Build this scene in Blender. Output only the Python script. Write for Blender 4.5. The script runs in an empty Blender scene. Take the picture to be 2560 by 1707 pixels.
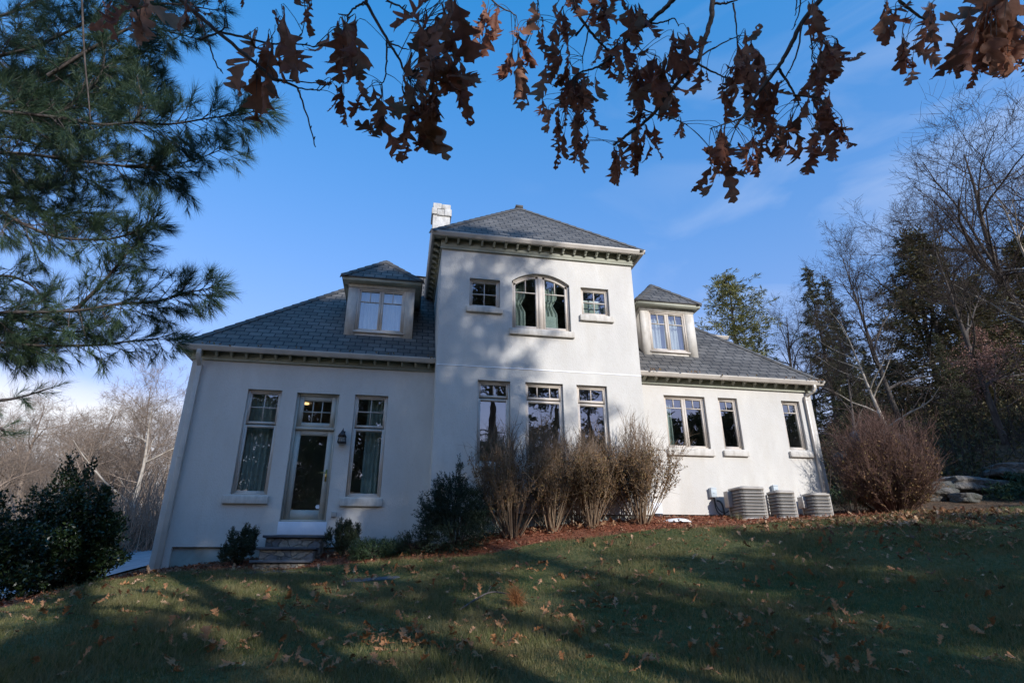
import bpy, bmesh, math, random
import numpy as np
from mathutils import Vector, Matrix
from mathutils.geometry import delaunay_2d_cdt
R_ = math.radians
C = bpy.context.scene.collection
rng = np.random.default_rng(7)
random.seed(7)

# ------------------------------------------------------------ camera, sky, sun
CAM = np.array([[0.982394275, -0.186767532, -0.004402072],
                [-0.065045252, -0.364035953, 0.929110833],
                [0.175130249, 0.912466829, 0.369775177]])   # right, up, forward
FPX = 1422.05
cd = bpy.data.cameras.new('camera'); cam = bpy.data.objects.new('camera', cd); C.objects.link(cam)
m4 = Matrix.Identity(4)
for i in range(3):
    m4[i][0] = CAM[0][i]; m4[i][1] = CAM[1][i]; m4[i][2] = -CAM[2][i]
cam.matrix_world = m4
cd.sensor_width = 36.0; cd.lens = FPX / 2560 * 36; cd.clip_start = 0.05; cd.clip_end = 2000
cd.dof.use_dof = True; cd.dof.focus_distance = 14.0; cd.dof.aperture_fstop = 13.0
bpy.context.scene.camera = cam

SUN_AZ, SUN_EL = 25.0, 22.5        # degrees right of the house-front normal, above the horizon
sdir = Vector((math.sin(R_(SUN_AZ)) * math.cos(R_(SUN_EL)), -math.cos(R_(SUN_AZ)) * math.cos(R_(SUN_EL)), math.sin(R_(SUN_EL))))
sl = bpy.data.lights.new('sun', 'SUN'); so = bpy.data.objects.new('sun', sl); C.objects.link(so)
sl.energy = 2.1; sl.angle = R_(0.55); sl.color = (1.0, 0.98, 0.955)
so.rotation_euler = sdir.to_track_quat('Z', 'Y').to_euler(); so.location = (20, -30, 40)

W = bpy.data.worlds.new('World'); bpy.context.scene.world = W; W.use_nodes = True
nt = W.node_tree; nt.nodes.clear()
out = nt.nodes.new('ShaderNodeOutputWorld'); bg = nt.nodes.new('ShaderNodeBackground')
sky = nt.nodes.new('ShaderNodeTexSky'); sky.sky_type = 'NISHITA'; sky.sun_disc = False
sky.sun_elevation = R_(SUN_EL); sky.sun_rotation = R_(180 - SUN_AZ)
sky.air_density = 2.2; sky.dust_density = 0.1; sky.ozone_density = 6.0; sky.altitude = 100
bg.inputs[1].default_value = 0.15
tc = nt.nodes.new('ShaderNodeTexCoord')
def wmath(op, a, b=None, c=None, clamp=False):
    n = nt.nodes.new('ShaderNodeMath'); n.operation = op; n.use_clamp = clamp
    for i, v in enumerate((a, b, c)):
        if v is None: continue
        if isinstance(v, (int, float)): n.inputs[i].default_value = v
        else: nt.links.new(v, n.inputs[i])
    return n.outputs[0]
sx = nt.nodes.new('ShaderNodeSeparateXYZ'); nt.links.new(tc.outputs['Generated'], sx.inputs[0])
X_, Y_, Z_ = sx.outputs
mp = nt.nodes.new('ShaderNodeMapping'); nt.links.new(tc.outputs['Generated'], mp.inputs[0]); mp.inputs['Scale'].default_value = (1.0, 1.0, 3.2)
nz = nt.nodes.new('ShaderNodeTexNoise'); nz.inputs['Scale'].default_value = 4.0; nz.inputs['Detail'].default_value = 5; nt.links.new(mp.outputs[0], nz.inputs['Vector'])
# a low bank of cloud on the left horizon
zz = wmath('ADD', Z_, wmath('MULTIPLY', wmath('SUBTRACT', nz.outputs[0], 0.5), 0.05))
bank = wmath('MULTIPLY', wmath('MULTIPLY_ADD', zz, -1 / 0.045, 0.252 / 0.045, True), wmath('MULTIPLY_ADD', X_, -4.0, -0.6, True))
# thin cirrus
mp2 = nt.nodes.new('ShaderNodeMapping'); nt.links.new(tc.outputs['Generated'], mp2.inputs[0]); mp2.inputs['Scale'].default_value = (2.2, 1.2, 5.0); mp2.inputs['Rotation'].default_value = (0.3, 0.5, 0.4)
nz2 = nt.nodes.new('ShaderNodeTexNoise'); nz2.inputs['Scale'].default_value = 2.2; nz2.inputs['Detail'].default_value = 7; nz2.inputs['Distortion'].default_value = 0.7; nt.links.new(mp2.outputs[0], nz2.inputs['Vector'])
cir = wmath('MULTIPLY', wmath('MULTIPLY_ADD', nz2.outputs[0], 3.0, -1.45, True), wmath('MULTIPLY_ADD', X_, 1.6, -0.2, True))
cir = wmath('MULTIPLY', cir, 0.3)
mixn = nt.nodes.new('ShaderNodeMixRGB'); nt.links.new(wmath('MAXIMUM', wmath('MULTIPLY', bank, 0.92), cir), mixn.inputs[0])
hsv = nt.nodes.new('ShaderNodeHueSaturation'); hsv.inputs['Saturation'].default_value = 1.4; hsv.inputs['Value'].default_value = 1.0; nt.links.new(sky.outputs[0], hsv.inputs['Color'])
gam = nt.nodes.new('ShaderNodeGamma'); gam.inputs[1].default_value = 0.6; nt.links.new(hsv.outputs[0], gam.inputs[0])
tint = nt.nodes.new('ShaderNodeMixRGB'); tint.blend_type = 'MULTIPLY'; tint.inputs[0].default_value = 1; nt.links.new(gam.outputs[0], tint.inputs[1]); tint.inputs[2].default_value = (.95, .795, 1.2, 1)
nt.links.new(tint.outputs[0], mixn.inputs[1]); mixn.inputs[2].default_value = (3.1, 3.15, 3.3, 1)
nt.links.new(mixn.outputs[0], bg.inputs[0]); nt.links.new(bg.outputs[0], out.inputs[0])
vs = bpy.context.scene.view_settings
bpy.context.scene.display_settings.display_device = 'sRGB'
vs.view_transform = 'Standard'; vs.look = 'None'; vs.gamma = 1; vs.exposure = 1.22
bpy.context.scene.cycles.max_bounces = 8; bpy.context.scene.cycles.transparent_max_bounces = 16

def ray(px, py):
    return CAM.T @ np.array([(px - 1280) / FPX, -(py - 853.5) / FPX, 1.0])
def at(px, py, Y):
    r = ray(px, py); return r * (Y / r[1])
def dep(px, py, d):
    return ray(px, py) * d

# ------------------------------------------------------------ materials
MATS = {}
def mat(name, col=(.5, .5, .5), rough=.6, metal=0.0, spec=0.5):
    m = bpy.data.materials.new(name); m.use_nodes = True
    b = m.node_tree.nodes['Principled BSDF']
    b.inputs['Base Color'].default_value = (*col, 1); b.inputs['Roughness'].default_value = rough
    b.inputs['Metallic'].default_value = metal; b.inputs['Specular IOR Level'].default_value = spec
    MATS[name] = m
    return m, m.node_tree, b
def noisy(name, c1, c2, scale=8, rough=.7, bump=0.0, bscale=60, detail=5, spec=.4, coord='Object', trans=0.0, c3=None, s3=1.0, lo=.35, hi=.65, bdist=.02, stretch=None):
    """two-colour noise, optional second broad noise towards c3, bump, optional leaf translucency"""
    m, t, b = mat(name, c1, rough, 0, spec)
    L = t.links; N = t.nodes
    co = N.new('ShaderNodeTexCoord').outputs[coord]
    if stretch:
        mpn = N.new('ShaderNodeMapping'); L.new(co, mpn.inputs[0]); mpn.inputs['Scale'].default_value = stretch; co = mpn.outputs[0]
    n = N.new('ShaderNodeTexNoise'); n.inputs['Scale'].default_value = scale; n.inputs['Detail'].default_value = detail; L.new(co, n.inputs['Vector'])
    r = N.new('ShaderNodeValToRGB'); L.new(n.outputs[0], r.inputs[0])
    r.color_ramp.elements[0].position = lo; r.color_ramp.elements[1].position = hi
    r.color_ramp.elements[0].color = (*c1, 1); r.color_ramp.elements[1].color = (*c2, 1)
    c = r.outputs[0]
    if c3:
        n3 = N.new('ShaderNodeTexNoise'); n3.inputs['Scale'].default_value = s3; n3.inputs['Detail'].default_value = 3; L.new(co, n3.inputs['Vector'])
        r3 = N.new('ShaderNodeValToRGB'); L.new(n3.outputs[0], r3.inputs[0]); r3.color_ramp.elements[0].position = .45; r3.color_ramp.elements[1].position = .65
        mx = N.new('ShaderNodeMixRGB'); L.new(r3.outputs[0], mx.inputs[0]); L.new(c, mx.inputs[1]); mx.inputs[2].default_value = (*c3, 1); c = mx.outputs[0]
    L.new(c, b.inputs['Base Color'])
    if bump:
        n2 = N.new('ShaderNodeTexNoise'); n2.inputs['Scale'].default_value = bscale; n2.inputs['Detail'].default_value = 6; L.new(co, n2.inputs['Vector'])
        bu = N.new('ShaderNodeBump'); bu.inputs['Strength'].default_value = bump; bu.inputs['Distance'].default_value = bdist; L.new(n2.outputs[0], bu.inputs['Height'])
        L.new(bu.outputs[0], b.inputs['Normal'])
    if trans:
        tr = N.new('ShaderNodeBsdfTranslucent'); L.new(c, tr.inputs[0]); ms = N.new('ShaderNodeMixShader'); ms.inputs[0].default_value = trans
        L.new(b.outputs[0], ms.inputs[1]); L.new(tr.outputs[0], ms.inputs[2]); L.new(ms.outputs[0], N['Material Output'].inputs[0])
    return m
def island(name, cols, rough=.6, trans=0.25, spec=.4, patch=None):
    """leaf colour picked at random for every separate leaf of a mesh"""
    m, t, b = mat(name, cols[0], rough, 0, spec); L = t.links; N = t.nodes
    g = N.new('ShaderNodeNewGeometry'); r = N.new('ShaderNodeValToRGB'); L.new(g.outputs['Random Per Island'], r.inputs[0])
    e = r.color_ramp.elements
    while len(e) < len(cols): e.new(.5)
    for i, c in enumerate(cols): e[i].position = i / (len(cols) - 1); e[i].color = (*c, 1)
    co = r.outputs[0]
    n = N.new('ShaderNodeTexNoise'); n.inputs['Scale'].default_value = 30; n.inputs['Detail'].default_value = 4
    tcn = N.new('ShaderNodeTexCoord'); L.new(tcn.outputs['Object'], n.inputs['Vector'])
    mm = N.new('ShaderNodeMixRGB'); mm.blend_type = 'MULTIPLY'; mm.inputs[0].default_value = .55; L.new(co, mm.inputs[1])
    rr = N.new('ShaderNodeValToRGB'); rr.color_ramp.elements[0].position = .3; rr.color_ramp.elements[1].position = .7
    rr.color_ramp.elements[0].color = (.45, .45, .45, 1); rr.color_ramp.elements[1].color = (1.25, 1.25, 1.25, 1)
    L.new(n.outputs[0], rr.inputs[0]); L.new(rr.outputs[0], mm.inputs[2]); co = mm.outputs[0]
    if patch:
        n2 = N.new('ShaderNodeTexNoise'); n2.inputs['Scale'].default_value = patch[1]; n2.inputs['Detail'].default_value = 5; L.new(tcn.outputs['Object'], n2.inputs['Vector'])
        r2 = N.new('ShaderNodeValToRGB'); L.new(n2.outputs[0], r2.inputs[0]); r2.color_ramp.elements[0].position = .42; r2.color_ramp.elements[1].position = .66; r2.color_ramp.elements[1].color = (.7, .7, .7, 1)
        m2 = N.new('ShaderNodeMixRGB'); L.new(r2.outputs[0], m2.inputs[0]); L.new(co, m2.inputs[1]); m2.inputs[2].default_value = (*patch[0], 1); co = m2.outputs[0]
    L.new(co, b.inputs['Base Color'])
    if trans:
        tr = N.new('ShaderNodeBsdfTranslucent'); L.new(co, tr.inputs[0]); ms = N.new('ShaderNodeMixShader'); ms.inputs[0].default_value = trans
        L.new(b.outputs[0], ms.inputs[1]); L.new(tr.outputs[0], ms.inputs[2]); L.new(ms.outputs[0], N['Material Output'].inputs[0])
    return m
M_stucco = noisy('stucco', (.60, .565, .515), (.665, .63, .575), scale=2.2, rough=.9, bump=.6, bscale=55, spec=.2, c3=(.575, .545, .50), s3=.8, bdist=.012, stretch=(1, 1, .45))
def streaks(m, sc, lo, amt):
    t = m.node_tree; N = t.nodes; L = t.links; b = N['Principled BSDF']; src_ = b.inputs['Base Color'].links[0].from_socket
    co = N.new('ShaderNodeTexCoord'); mpn = N.new('ShaderNodeMapping'); L.new(co.outputs['Object'], mpn.inputs[0]); mpn.inputs['Scale'].default_value = sc
    n = N.new('ShaderNodeTexNoise'); n.inputs['Scale'].default_value = 1; n.inputs['Detail'].default_value = 6; n.inputs['Roughness'].default_value = .65; L.new(mpn.outputs[0], n.inputs['Vector'])
    r = N.new('ShaderNodeValToRGB'); L.new(n.outputs[0], r.inputs[0]); r.color_ramp.elements[0].position = lo; r.color_ramp.elements[1].position = lo + .22; r.color_ramp.elements[0].color = (amt, amt * .985, amt * .96, 1); r.color_ramp.elements[1].color = (1, 1, 1, 1)
    mx = N.new('ShaderNodeMixRGB'); mx.blend_type = 'MULTIPLY'; mx.inputs[0].default_value = 1; L.new(src_, mx.inputs[1]); L.new(r.outputs[0], mx.inputs[2]); L.new(mx.outputs[0], b.inputs['Base Color'])
streaks(M_stucco, (2.2, 2.2, .5), .28, .95); streaks(M_stucco, (16, 16, 16), .28, .95)
M_sillst = noisy('sill_stucco', (.60, .555, .495), (.65, .605, .54), scale=4, rough=.9, bump=.3, bscale=90, spec=.2, bdist=.01)
streaks(M_sillst, (9, 9, 2.5), .36, .80)
M_found = noisy('foundation_concrete', (.34, .33, .28), (.50, .49, .43), scale=2.2, rough=.95, bump=.3, bscale=40, spec=.2, c3=(.25, .25, .21), s3=1.4)
M_trim = noisy('taupe_trim_paint', (.56, .49, .42), (.61, .54, .47), scale=6, rough=.45, spec=.4)
M_sage = noisy('sage_trim_paint', (.36, .36, .29), (.42, .42, .34), scale=5, rough=.6, spec=.3, bump=.08, bscale=30)
M_gutter = noisy('gutter_paint', (.47, .42, .36), (.56, .50, .43), scale=3, rough=.4, spec=.5)
M_door = noisy('door_paint', (.44, .42, .36), (.50, .48, .41), scale=4, rough=.5)
M_white = noisy('white_panel', (.70, .74, .80), (.78, .81, .86), scale=5, rough=.6)
M_chim = noisy('white_painted_masonry', (.50, .49, .47), (.66, .65, .62), scale=7, rough=.9, bump=.8, bscale=14, spec=.2, bdist=.03)
M_dark = noisy('dark_interior', (.30, .29, .26), (.38, .36, .33), scale=2, rough=.9)
M_curt = noisy('curtain_cloth', (.44, .50, .46), (.54, .60, .55), scale=5, rough=.9, spec=.1, trans=.3)
M_sheer = noisy('sheer_cloth', (.78, .78, .78), (.86, .86, .86), scale=5, rough=.9, spec=.1, trans=.4)
M_brass = mat('brass', (.62, .42, .13), .3, 1.0)[0]
M_black = noisy('black_metal', (.03, .028, .03), (.05, .045, .045), scale=12, rough=.5)
M_frost = noisy('lantern_glass', (.55, .52, .45), (.65, .62, .55), scale=10, rough=.3, trans=.4)
M_metal = noisy('grey_box_paint', (.42, .47, .50), (.50, .55, .58), scale=8, rough=.5)
M_accase = noisy('air_conditioner_casing', (.37, .335, .295), (.43, .39, .345), scale=4, rough=.45)
M_acfin = noisy('air_conditioner_grille', (.24, .23, .215), (.30, .285, .265), scale=4, rough=.5)
M_accore = noisy('condenser_coil', (.17, .165, .155), (.22, .21, .20), scale=30, rough=.6)
M_hose = mat('black_rubber', (.025, .027, .03), .5)[0]
M_blue = noisy('bluestone', (.065, .07, .08), (.115, .12, .13), scale=6, rough=.75, bump=.3, bscale=25)
M_mulch = noisy('red_mulch', (.20, .065, .035), (.36, .135, .075), scale=38, rough=.95, bump=1.0, bscale=45, c3=(.20, .085, .05), s3=1.5, bdist=.05, spec=.1)
M_soil = noisy('lawn_soil', (.055, .070, .026), (.12, .11, .048), scale=14, rough=.95, bump=.6, bscale=60, c3=(.035, .06, .02), s3=.6, spec=.1)
M_ground = noisy('leafy_ground', (.07, .045, .028), (.17, .105, .062), scale=9, rough=.95, bump=1.0, bscale=20, c3=(.07, .05, .03), s3=.3, bdist=.08, spec=.1)
M_drive = noisy('driveway_paving', (.20, .21, .23), (.28, .29, .32), scale=2.5, rough=.6, bump=.15, bscale=80)
M_bark = noisy('grey_brown_bark', (.055, .045, .04), (.125, .108, .095), scale=7, rough=.95, bump=.7, bscale=14, spec=.1, stretch=(1, 1, .25), bdist=.03)
M_palebark = noisy('pale_bark', (.30, .26, .21), (.46, .40, .33), scale=3, rough=.9, bump=.3, bscale=12, c3=(.25, .2, .15), s3=2.0)
M_twigred = noisy('reddish_twigs', (.20, .15, .115), (.31, .24, .185), scale=2, rough=.9, spec=.1)
M_twigdark = noisy('dark_twigs', (.042, .032, .027), (.082, .064, .054), scale=2, rough=.9, spec=.1)
M_oakbark = noisy('oak_twig_bark', (.055, .045, .042), (.13, .105, .095), scale=30, rough=.85, bump=.5, bscale=120, bdist=.004)
M_oakleaf = island('dry_oak_leaf', [(.21, .072, .040), (.32, .12, .068), (.43, .22, .14), (.26, .088, .048)], rough=.6, trans=.5)
M_litter = island('fallen_oak_leaf', [(.26, .115, .055), (.37, .195, .10), (.47, .30, .18), (.36, .155, .06), (.17, .07, .033), (.11, .05, .028)], rough=.8, trans=.1)
M_needle = island('pine_needles', [(.034, .070, .054), (.052, .102, .060), (.10, .145, .058), (.042, .082, .060)], rough=.5, trans=.3)
M_needle2 = island('olive_pine_needles', [(.17, .17, .045), (.24, .22, .07), (.12, .14, .04)], rough=.6, trans=.2)
M_spruce = island('dark_conifer_foliage', [(.040, .056, .028), (.075, .082, .034), (.125, .105, .045), (.05, .065, .036)], rough=.7, trans=.15)
M_cedar = island('brownish_conifer_foliage', [(.075, .078, .028), (.12, .105, .038), (.16, .115, .048), (.08, .09, .035)], rough=.7, trans=.15)
M_holly = island('glossy_broadleaf', [(.012, .026, .012), (.022, .042, .014), (.040, .065, .018), (.016, .032, .016)], rough=.38, trans=.12, spec=.5)
M_yew = island('yew_foliage', [(.018, .034, .018), (.030, .050, .024), (.016, .030, .022)], rough=.6, trans=.12)
M_box = island('boxwood_foliage', [(.028, .044, .022), (.050, .066, .028), (.040, .048, .024)], rough=.6, trans=.15)
M_juni = island('juniper_foliage', [(.030, .060, .026), (.050, .085, .032), (.040, .066, .032)], rough=.7, trans=.15)
M_stem = island('shrub_stems', [(.15, .092, .055), (.24, .155, .095), (.34, .245, .16), (.115, .068, .042)], rough=.85, trans=0)
M_stem2 = island('red_brown_stems', [(.11, .058, .042), (.19, .105, .078), (.08, .042, .032)], rough=.85, trans=0)
M_dryleaf = island('shrub_dry_leaves', [(.20, .115, .045), (.30, .175, .08), (.16, .08, .04), (.24, .18, .06)], rough=.8, trans=.2)
M_paleleaf = island('pale_pink_dry_leaves', [(.30, .155, .12), (.40, .23, .18), (.24, .11, .085)], rough=.8, trans=.25)
M_rust = island('rusty_dead_needles', [(.26, .10, .03), (.34, .15, .05), (.20, .07, .03)], rough=.8, trans=.1)
M_chip = island('bark_chips', [(.24, .085, .045), (.38, .15, .085), (.30, .11, .06), (.17, .06, .035), (.42, .22, .14)], rough=.95, trans=0, spec=.1)
M_grass = island('lawn_grass', [(.092, .102, .028), (.125, .132, .036), (.18, .165, .055), (.062, .078, .024), (.28, .225, .115), (.085, .115, .03), (.20, .17, .08)], rough=.6, trans=.25, spec=.3, patch=((.20, .16, .075), 1.6))
M_rock = noisy('grey_ledge_rock', (.085, .078, .07), (.20, .18, .165), scale=2.5, rough=.95, bump=1.0, bscale=7, c3=(.07, .07, .055), s3=1.6, bdist=.15)
streaks(M_chim, (3, 3, .8), .40, .72)
M_cap = mat('white_plastic', (.88, .88, .90), .5)[0]

def stone_mat():
    m, t, b = mat('fieldstone', (.3, .3, .3), .9, 0, .2); L = t.links; N = t.nodes
    co = N.new('ShaderNodeTexCoord'); mpn = N.new('ShaderNodeMapping'); L.new(co.outputs['Object'], mpn.inputs[0]); mpn.inputs['Scale'].default_value = (4.2, 4.2, 7.5)
    nn = N.new('ShaderNodeTexNoise'); nn.inputs['Scale'].default_value = 1.2; L.new(mpn.outputs[0], nn.inputs['Vector'])
    va = N.new('ShaderNodeVectorMath'); va.operation = 'MULTIPLY_ADD'; L.new(nn.outputs['Color'], va.inputs[0]); va.inputs[1].default_value = (.8, .8, .8); L.new(mpn.outputs[0], va.inputs[2])
    v = N.new('ShaderNodeTexVoronoi'); v.inputs['Scale'].default_value = 1; L.new(va.outputs[0], v.inputs['Vector'])
    e = N.new('ShaderNodeTexVoronoi'); e.feature = 'DISTANCE_TO_EDGE'; e.inputs['Scale'].default_value = 1; L.new(va.outputs[0], e.inputs['Vector'])
    hs = N.new('ShaderNodeSeparateColor'); L.new(v.outputs['Color'], hs.inputs[0])
    r = N.new('ShaderNodeValToRGB'); L.new(hs.outputs[0], r.inputs[0]); el = r.color_ramp.elements
    el[0].color = (.12, .125, .13, 1); el[1].color = (.30, .26, .20, 1); q = el.new(.5); q.color = (.24, .22, .19, 1)
    r2 = N.new('ShaderNodeValToRGB'); L.new(e.outputs[0], r2.inputs[0]); r2.color_ramp.elements[0].position = .02; r2.color_ramp.elements[1].position = .07
    mx = N.new('ShaderNodeMixRGB'); L.new(r2.outputs[0], mx.inputs[0]); mx.inputs[1].default_value = (.155, .145, .125, 1); L.new(r.outputs[0], mx.inputs[2])
    n3 = N.new('ShaderNodeTexNoise'); n3.inputs['Scale'].default_value = 18; n3.inputs['Detail'].default_value = 6; L.new(co.outputs['Object'], n3.inputs['Vector'])
    m2 = N.new('ShaderNodeMixRGB'); m2.blend_type = 'OVERLAY'; m2.inputs[0].default_value = .7; L.new(mx.outputs[0], m2.inputs[1]); L.new(n3.outputs[0], m2.inputs[2])
    L.new(m2.outputs[0], b.inputs['Base Color'])
    bu = N.new('ShaderNodeBump'); bu.inputs['Strength'].default_value = .8; bu.inputs['Distance'].default_value = .03
    ad = N.new('ShaderNodeMath'); ad.operation = 'MULTIPLY_ADD'; L.new(n3.outputs[0], ad.inputs[0]); ad.inputs[1].default_value = .4; L.new(r2.outputs[0], ad.inputs[2])
    L.new(ad.outputs[0], bu.inputs['Height']); L.new(bu.outputs[0], b.inputs['Normal'])
    return m
M_stone = stone_mat()
def shingle_mat():
    m, t, b = mat('slate_grey_shingles', (.1, .1, .1), .75, 0, .35); L = t.links; N = t.nodes
    uv = N.new('ShaderNodeUVMap')
    br = N.new('ShaderNodeTexBrick'); L.new(uv.outputs[0], br.inputs['Vector'])
    br.inputs['Scale'].default_value = 1; br.inputs['Brick Width'].default_value = .30; br.inputs['Row Height'].default_value = .22
    br.inputs['Mortar Size'].default_value = .014; br.inputs['Mortar Smooth'].default_value = .1; br.offset = .5
    br.inputs['Color1'].default_value = (.088, .080, .072, 1); br.inputs['Color2'].default_value = (.145, .134, .122, 1); br.inputs['Mortar'].default_value = (.02, .022, .026, 1)
    n = N.new('ShaderNodeTexNoise'); n.inputs['Scale'].default_value = 60; n.inputs['Detail'].default_value = 5; L.new(uv.outputs[0], n.inputs['Vector'])
    n2 = N.new('ShaderNodeTexNoise'); n2.inputs['Scale'].default_value = 1.1; n2.inputs['Detail'].default_value = 4; L.new(uv.outputs[0], n2.inputs['Vector'])
    mx = N.new('ShaderNodeMixRGB'); mx.blend_type = 'OVERLAY'; mx.inputs[0].default_value = .5; L.new(br.outputs[0], mx.inputs[1]); L.new(n.outputs[0], mx.inputs[2])
    mx2 = N.new('ShaderNodeMixRGB'); mx2.blend_type = 'OVERLAY'; mx2.inputs[0].default_value = .4; L.new(mx.outputs[0], mx2.inputs[1]); L.new(n2.outputs[0], mx2.inputs[2])
    L.new(mx2.outputs[0], b.inputs['Base Color'])
    s = N.new('ShaderNodeSeparateXYZ'); L.new(uv.outputs[0], s.inputs[0])
    d = N.new('ShaderNodeMath'); d.operation = 'DIVIDE'; L.new(s.outputs[1], d.inputs[0]); d.inputs[1].default_value = .22
    fr = N.new('ShaderNodeMath'); fr.operation = 'FRACT'; L.new(d.outputs[0], fr.inputs[0])
    sb = N.new('ShaderNodeMath'); sb.operation = 'SUBTRACT'; sb.inputs[0].default_value = 1; L.new(fr.outputs[0], sb.inputs[1])
    a1 = N.new('ShaderNodeMath'); a1.operation = 'MULTIPLY_ADD'; L.new(br.outputs['Fac'], a1.inputs[0]); a1.inputs[1].default_value = -.8; L.new(sb.outputs[0], a1.inputs[2])
    a2 = N.new('ShaderNodeMath'); a2.operation = 'MULTIPLY_ADD'; L.new(n.outputs[0], a2.inputs[0]); a2.inputs[1].default_value = .35; L.new(a1.outputs[0], a2.inputs[2])
    bu = N.new('ShaderNodeBump'); bu.inputs['Strength'].default_value = .9; bu.inputs['Distance'].default_value = .018; L.new(a2.outputs[0], bu.inputs['Height']); L.new(bu.outputs[0], b.inputs['Normal'])
    return m
M_roof = shingle_mat()
M_ridge = noisy('ridge_shingles', (.075, .07, .064), (.115, .107, .098), scale=4, rough=.8, bump=.4, bscale=60)
def glass_mat():
    m = bpy.data.materials.new('window_glass'); m.use_nodes = True; t = m.node_tree; N = t.nodes; L = t.links
    N.remove(N['Principled BSDF'])
    ge = N.new('ShaderNodeNewGeometry'); dp = N.new('ShaderNodeVectorMath'); dp.operation = 'DOT_PRODUCT'; L.new(ge.outputs['Incoming'], dp.inputs[0]); L.new(ge.outputs['Normal'], dp.inputs[1])
    def M2(op, a, b):
        q = N.new('ShaderNodeMath'); q.operation = op
        for i, v in enumerate((a, b)):
            if isinstance(v, (int, float)): q.inputs[i].default_value = v
            else: L.new(v, q.inputs[i])
        return q.outputs[0]
    sch = M2('POWER', M2('SUBTRACT', 1.0, M2('ABSOLUTE', dp.outputs['Value'], 0.0)), 5.0)
    frv = M2('ADD', M2('MULTIPLY', sch, .75), .25)
    tr = N.new('ShaderNodeBsdfTransparent'); tr.inputs[0].default_value = (.86, .93, .90, 1)
    gl = N.new('ShaderNodeBsdfGlossy'); gl.inputs['Roughness'].default_value = 0.0; gl.inputs[0].default_value = (.95, .97, 1, 1)
    n = N.new('ShaderNodeTexNoise'); n.inputs['Scale'].default_value = 1.3; co = N.new('ShaderNodeTexCoord'); L.new(co.outputs['Object'], n.inputs['Vector'])
    bu = N.new('ShaderNodeBump'); bu.inputs['Strength'].default_value = .06; bu.inputs['Distance'].default_value = .05; L.new(n.outputs[0], bu.inputs['Height']); L.new(bu.outputs[0], gl.inputs['Normal'])
    mx = N.new('ShaderNodeMixShader'); L.new(frv, mx.inputs[0]); L.new(tr.outputs[0], mx.inputs[1]); L.new(gl.outputs[0], mx.inputs[2])
    L.new(mx.outputs[0], N['Material Output'].inputs[0])
    return m
M_glass = glass_mat()

# ------------------------------------------------------------ mesh helpers
class MB:
    def __init__(s): s.v = []; s.f = []; s.n = 0
    def add(s, verts, faces):
        verts = np.asarray(verts, float).reshape(-1, 3); s.v.append(verts)
        if isinstance(faces, np.ndarray): s.f.append(faces + s.n)
        else:
            by = {}
            for f in faces: by.setdefault(len(f), []).append(f)
            for k, l in by.items(): s.f.append(np.array(l, int) + s.n)
        s.n += len(verts)
    def box(s, x0, x1, y0, y1, z0, z1):
        v = [(x0, y0, z0), (x1, y0, z0), (x1, y1, z0), (x0, y1, z0), (x0, y0, z1), (x1, y0, z1), (x1, y1, z1), (x0, y1, z1)]
        s.add(v, np.array([(0, 3, 2, 1), (4, 5, 6, 7), (0, 1, 5, 4), (1, 2, 6, 5), (2, 3, 7, 6), (3, 0, 4, 7)]))
    def tube(s, pts, rad, k=6, cap=True):
        P = np.asarray(pts, float); n = len(P); r = np.broadcast_to(np.asarray(rad, float), (n,))
        T = np.gradient(P, axis=0); T /= np.linalg.norm(T, axis=1)[:, None] + 1e-12
        ref = np.array([0.31, 0.17, 0.93]) if abs(T[0][2]) < .85 else np.array([.97, .2, .1])
        a = np.cross(T, ref); a /= np.linalg.norm(a, axis=1)[:, None] + 1e-12; b = np.cross(T, a)
        an = np.arange(k) * 2 * math.pi / k
        V = P[:, None, :] + r[:, None, None] * (np.cos(an)[None, :, None] * a[:, None, :] + np.sin(an)[None, :, None] * b[:, None, :])
        i = np.arange(n - 1)[:, None] * k; j = np.arange(k)[None, :]; j2 = (j + 1) % k
        F = np.stack([i + j, i + j2, i + k + j2, i + k + j], -1).reshape(-1, 4)
        s.add(V.reshape(-1, 3), F)
        if cap and k > 2:
            s.add(V[0], [tuple(range(k))[::-1]]); s.add(V[-1], [tuple(range(k))])
    def mesh(s, name, mats, smooth=False):
        me = bpy.data.meshes.new(name)
        if s.n:
            V = np.concatenate(s.v); me.vertices.add(len(V)); me.vertices.foreach_set('co', V.ravel().astype(np.float32))
            loops = np.concatenate([f.ravel() for f in s.f]).astype(np.int32)
            sizes = np.concatenate([np.full(len(f), f.shape[1]) for f in s.f])
            st = np.concatenate([[0], np.cumsum(sizes)[:-1]]).astype(np.int32)
            me.loops.add(len(loops)); me.loops.foreach_set('vertex_index', loops)
            me.polygons.add(len(sizes)); me.polygons.foreach_set('loop_start', st)
            me.update(calc_edges=True); me.validate()
            if smooth: me.polygons.foreach_set('use_smooth', np.ones(len(me.polygons), bool))
        me.materials.append(mats)
        return me
    def build(s, name, m, parent=None, smooth=False, bevel=0, loc=None):
        o = bpy.data.objects.new(name, s.mesh(name, m, smooth)); C.objects.link(o)
        if parent: o.parent = parent
        if loc is not None: o.location = loc
        if bevel:
            b = o.modifiers.new('b', 'BEVEL'); b.width = bevel; b.segments = 2; b.limit_method = 'ANGLE'
        return o
def tag(o, label=None, cat=None, group=None, kind=None):
    if label: o['label'] = label
    if cat: o['category'] = cat
    if group: o['group'] = group
    if kind: o['kind'] = kind
    return o
def empty(name, loc, label, cat, group=None, rz=0):
    o = bpy.data.objects.new(name, None); C.objects.link(o); o.location = loc; o.rotation_euler.z = rz; o.empty_display_size = .2
    return tag(o, label, cat, group)
def copy_tree(o, parent=None):
    c = o.copy(); C.objects.link(c)
    if parent: c.parent = parent
    for ch in list(o.children): copy_tree(ch, c)
    return c

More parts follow.
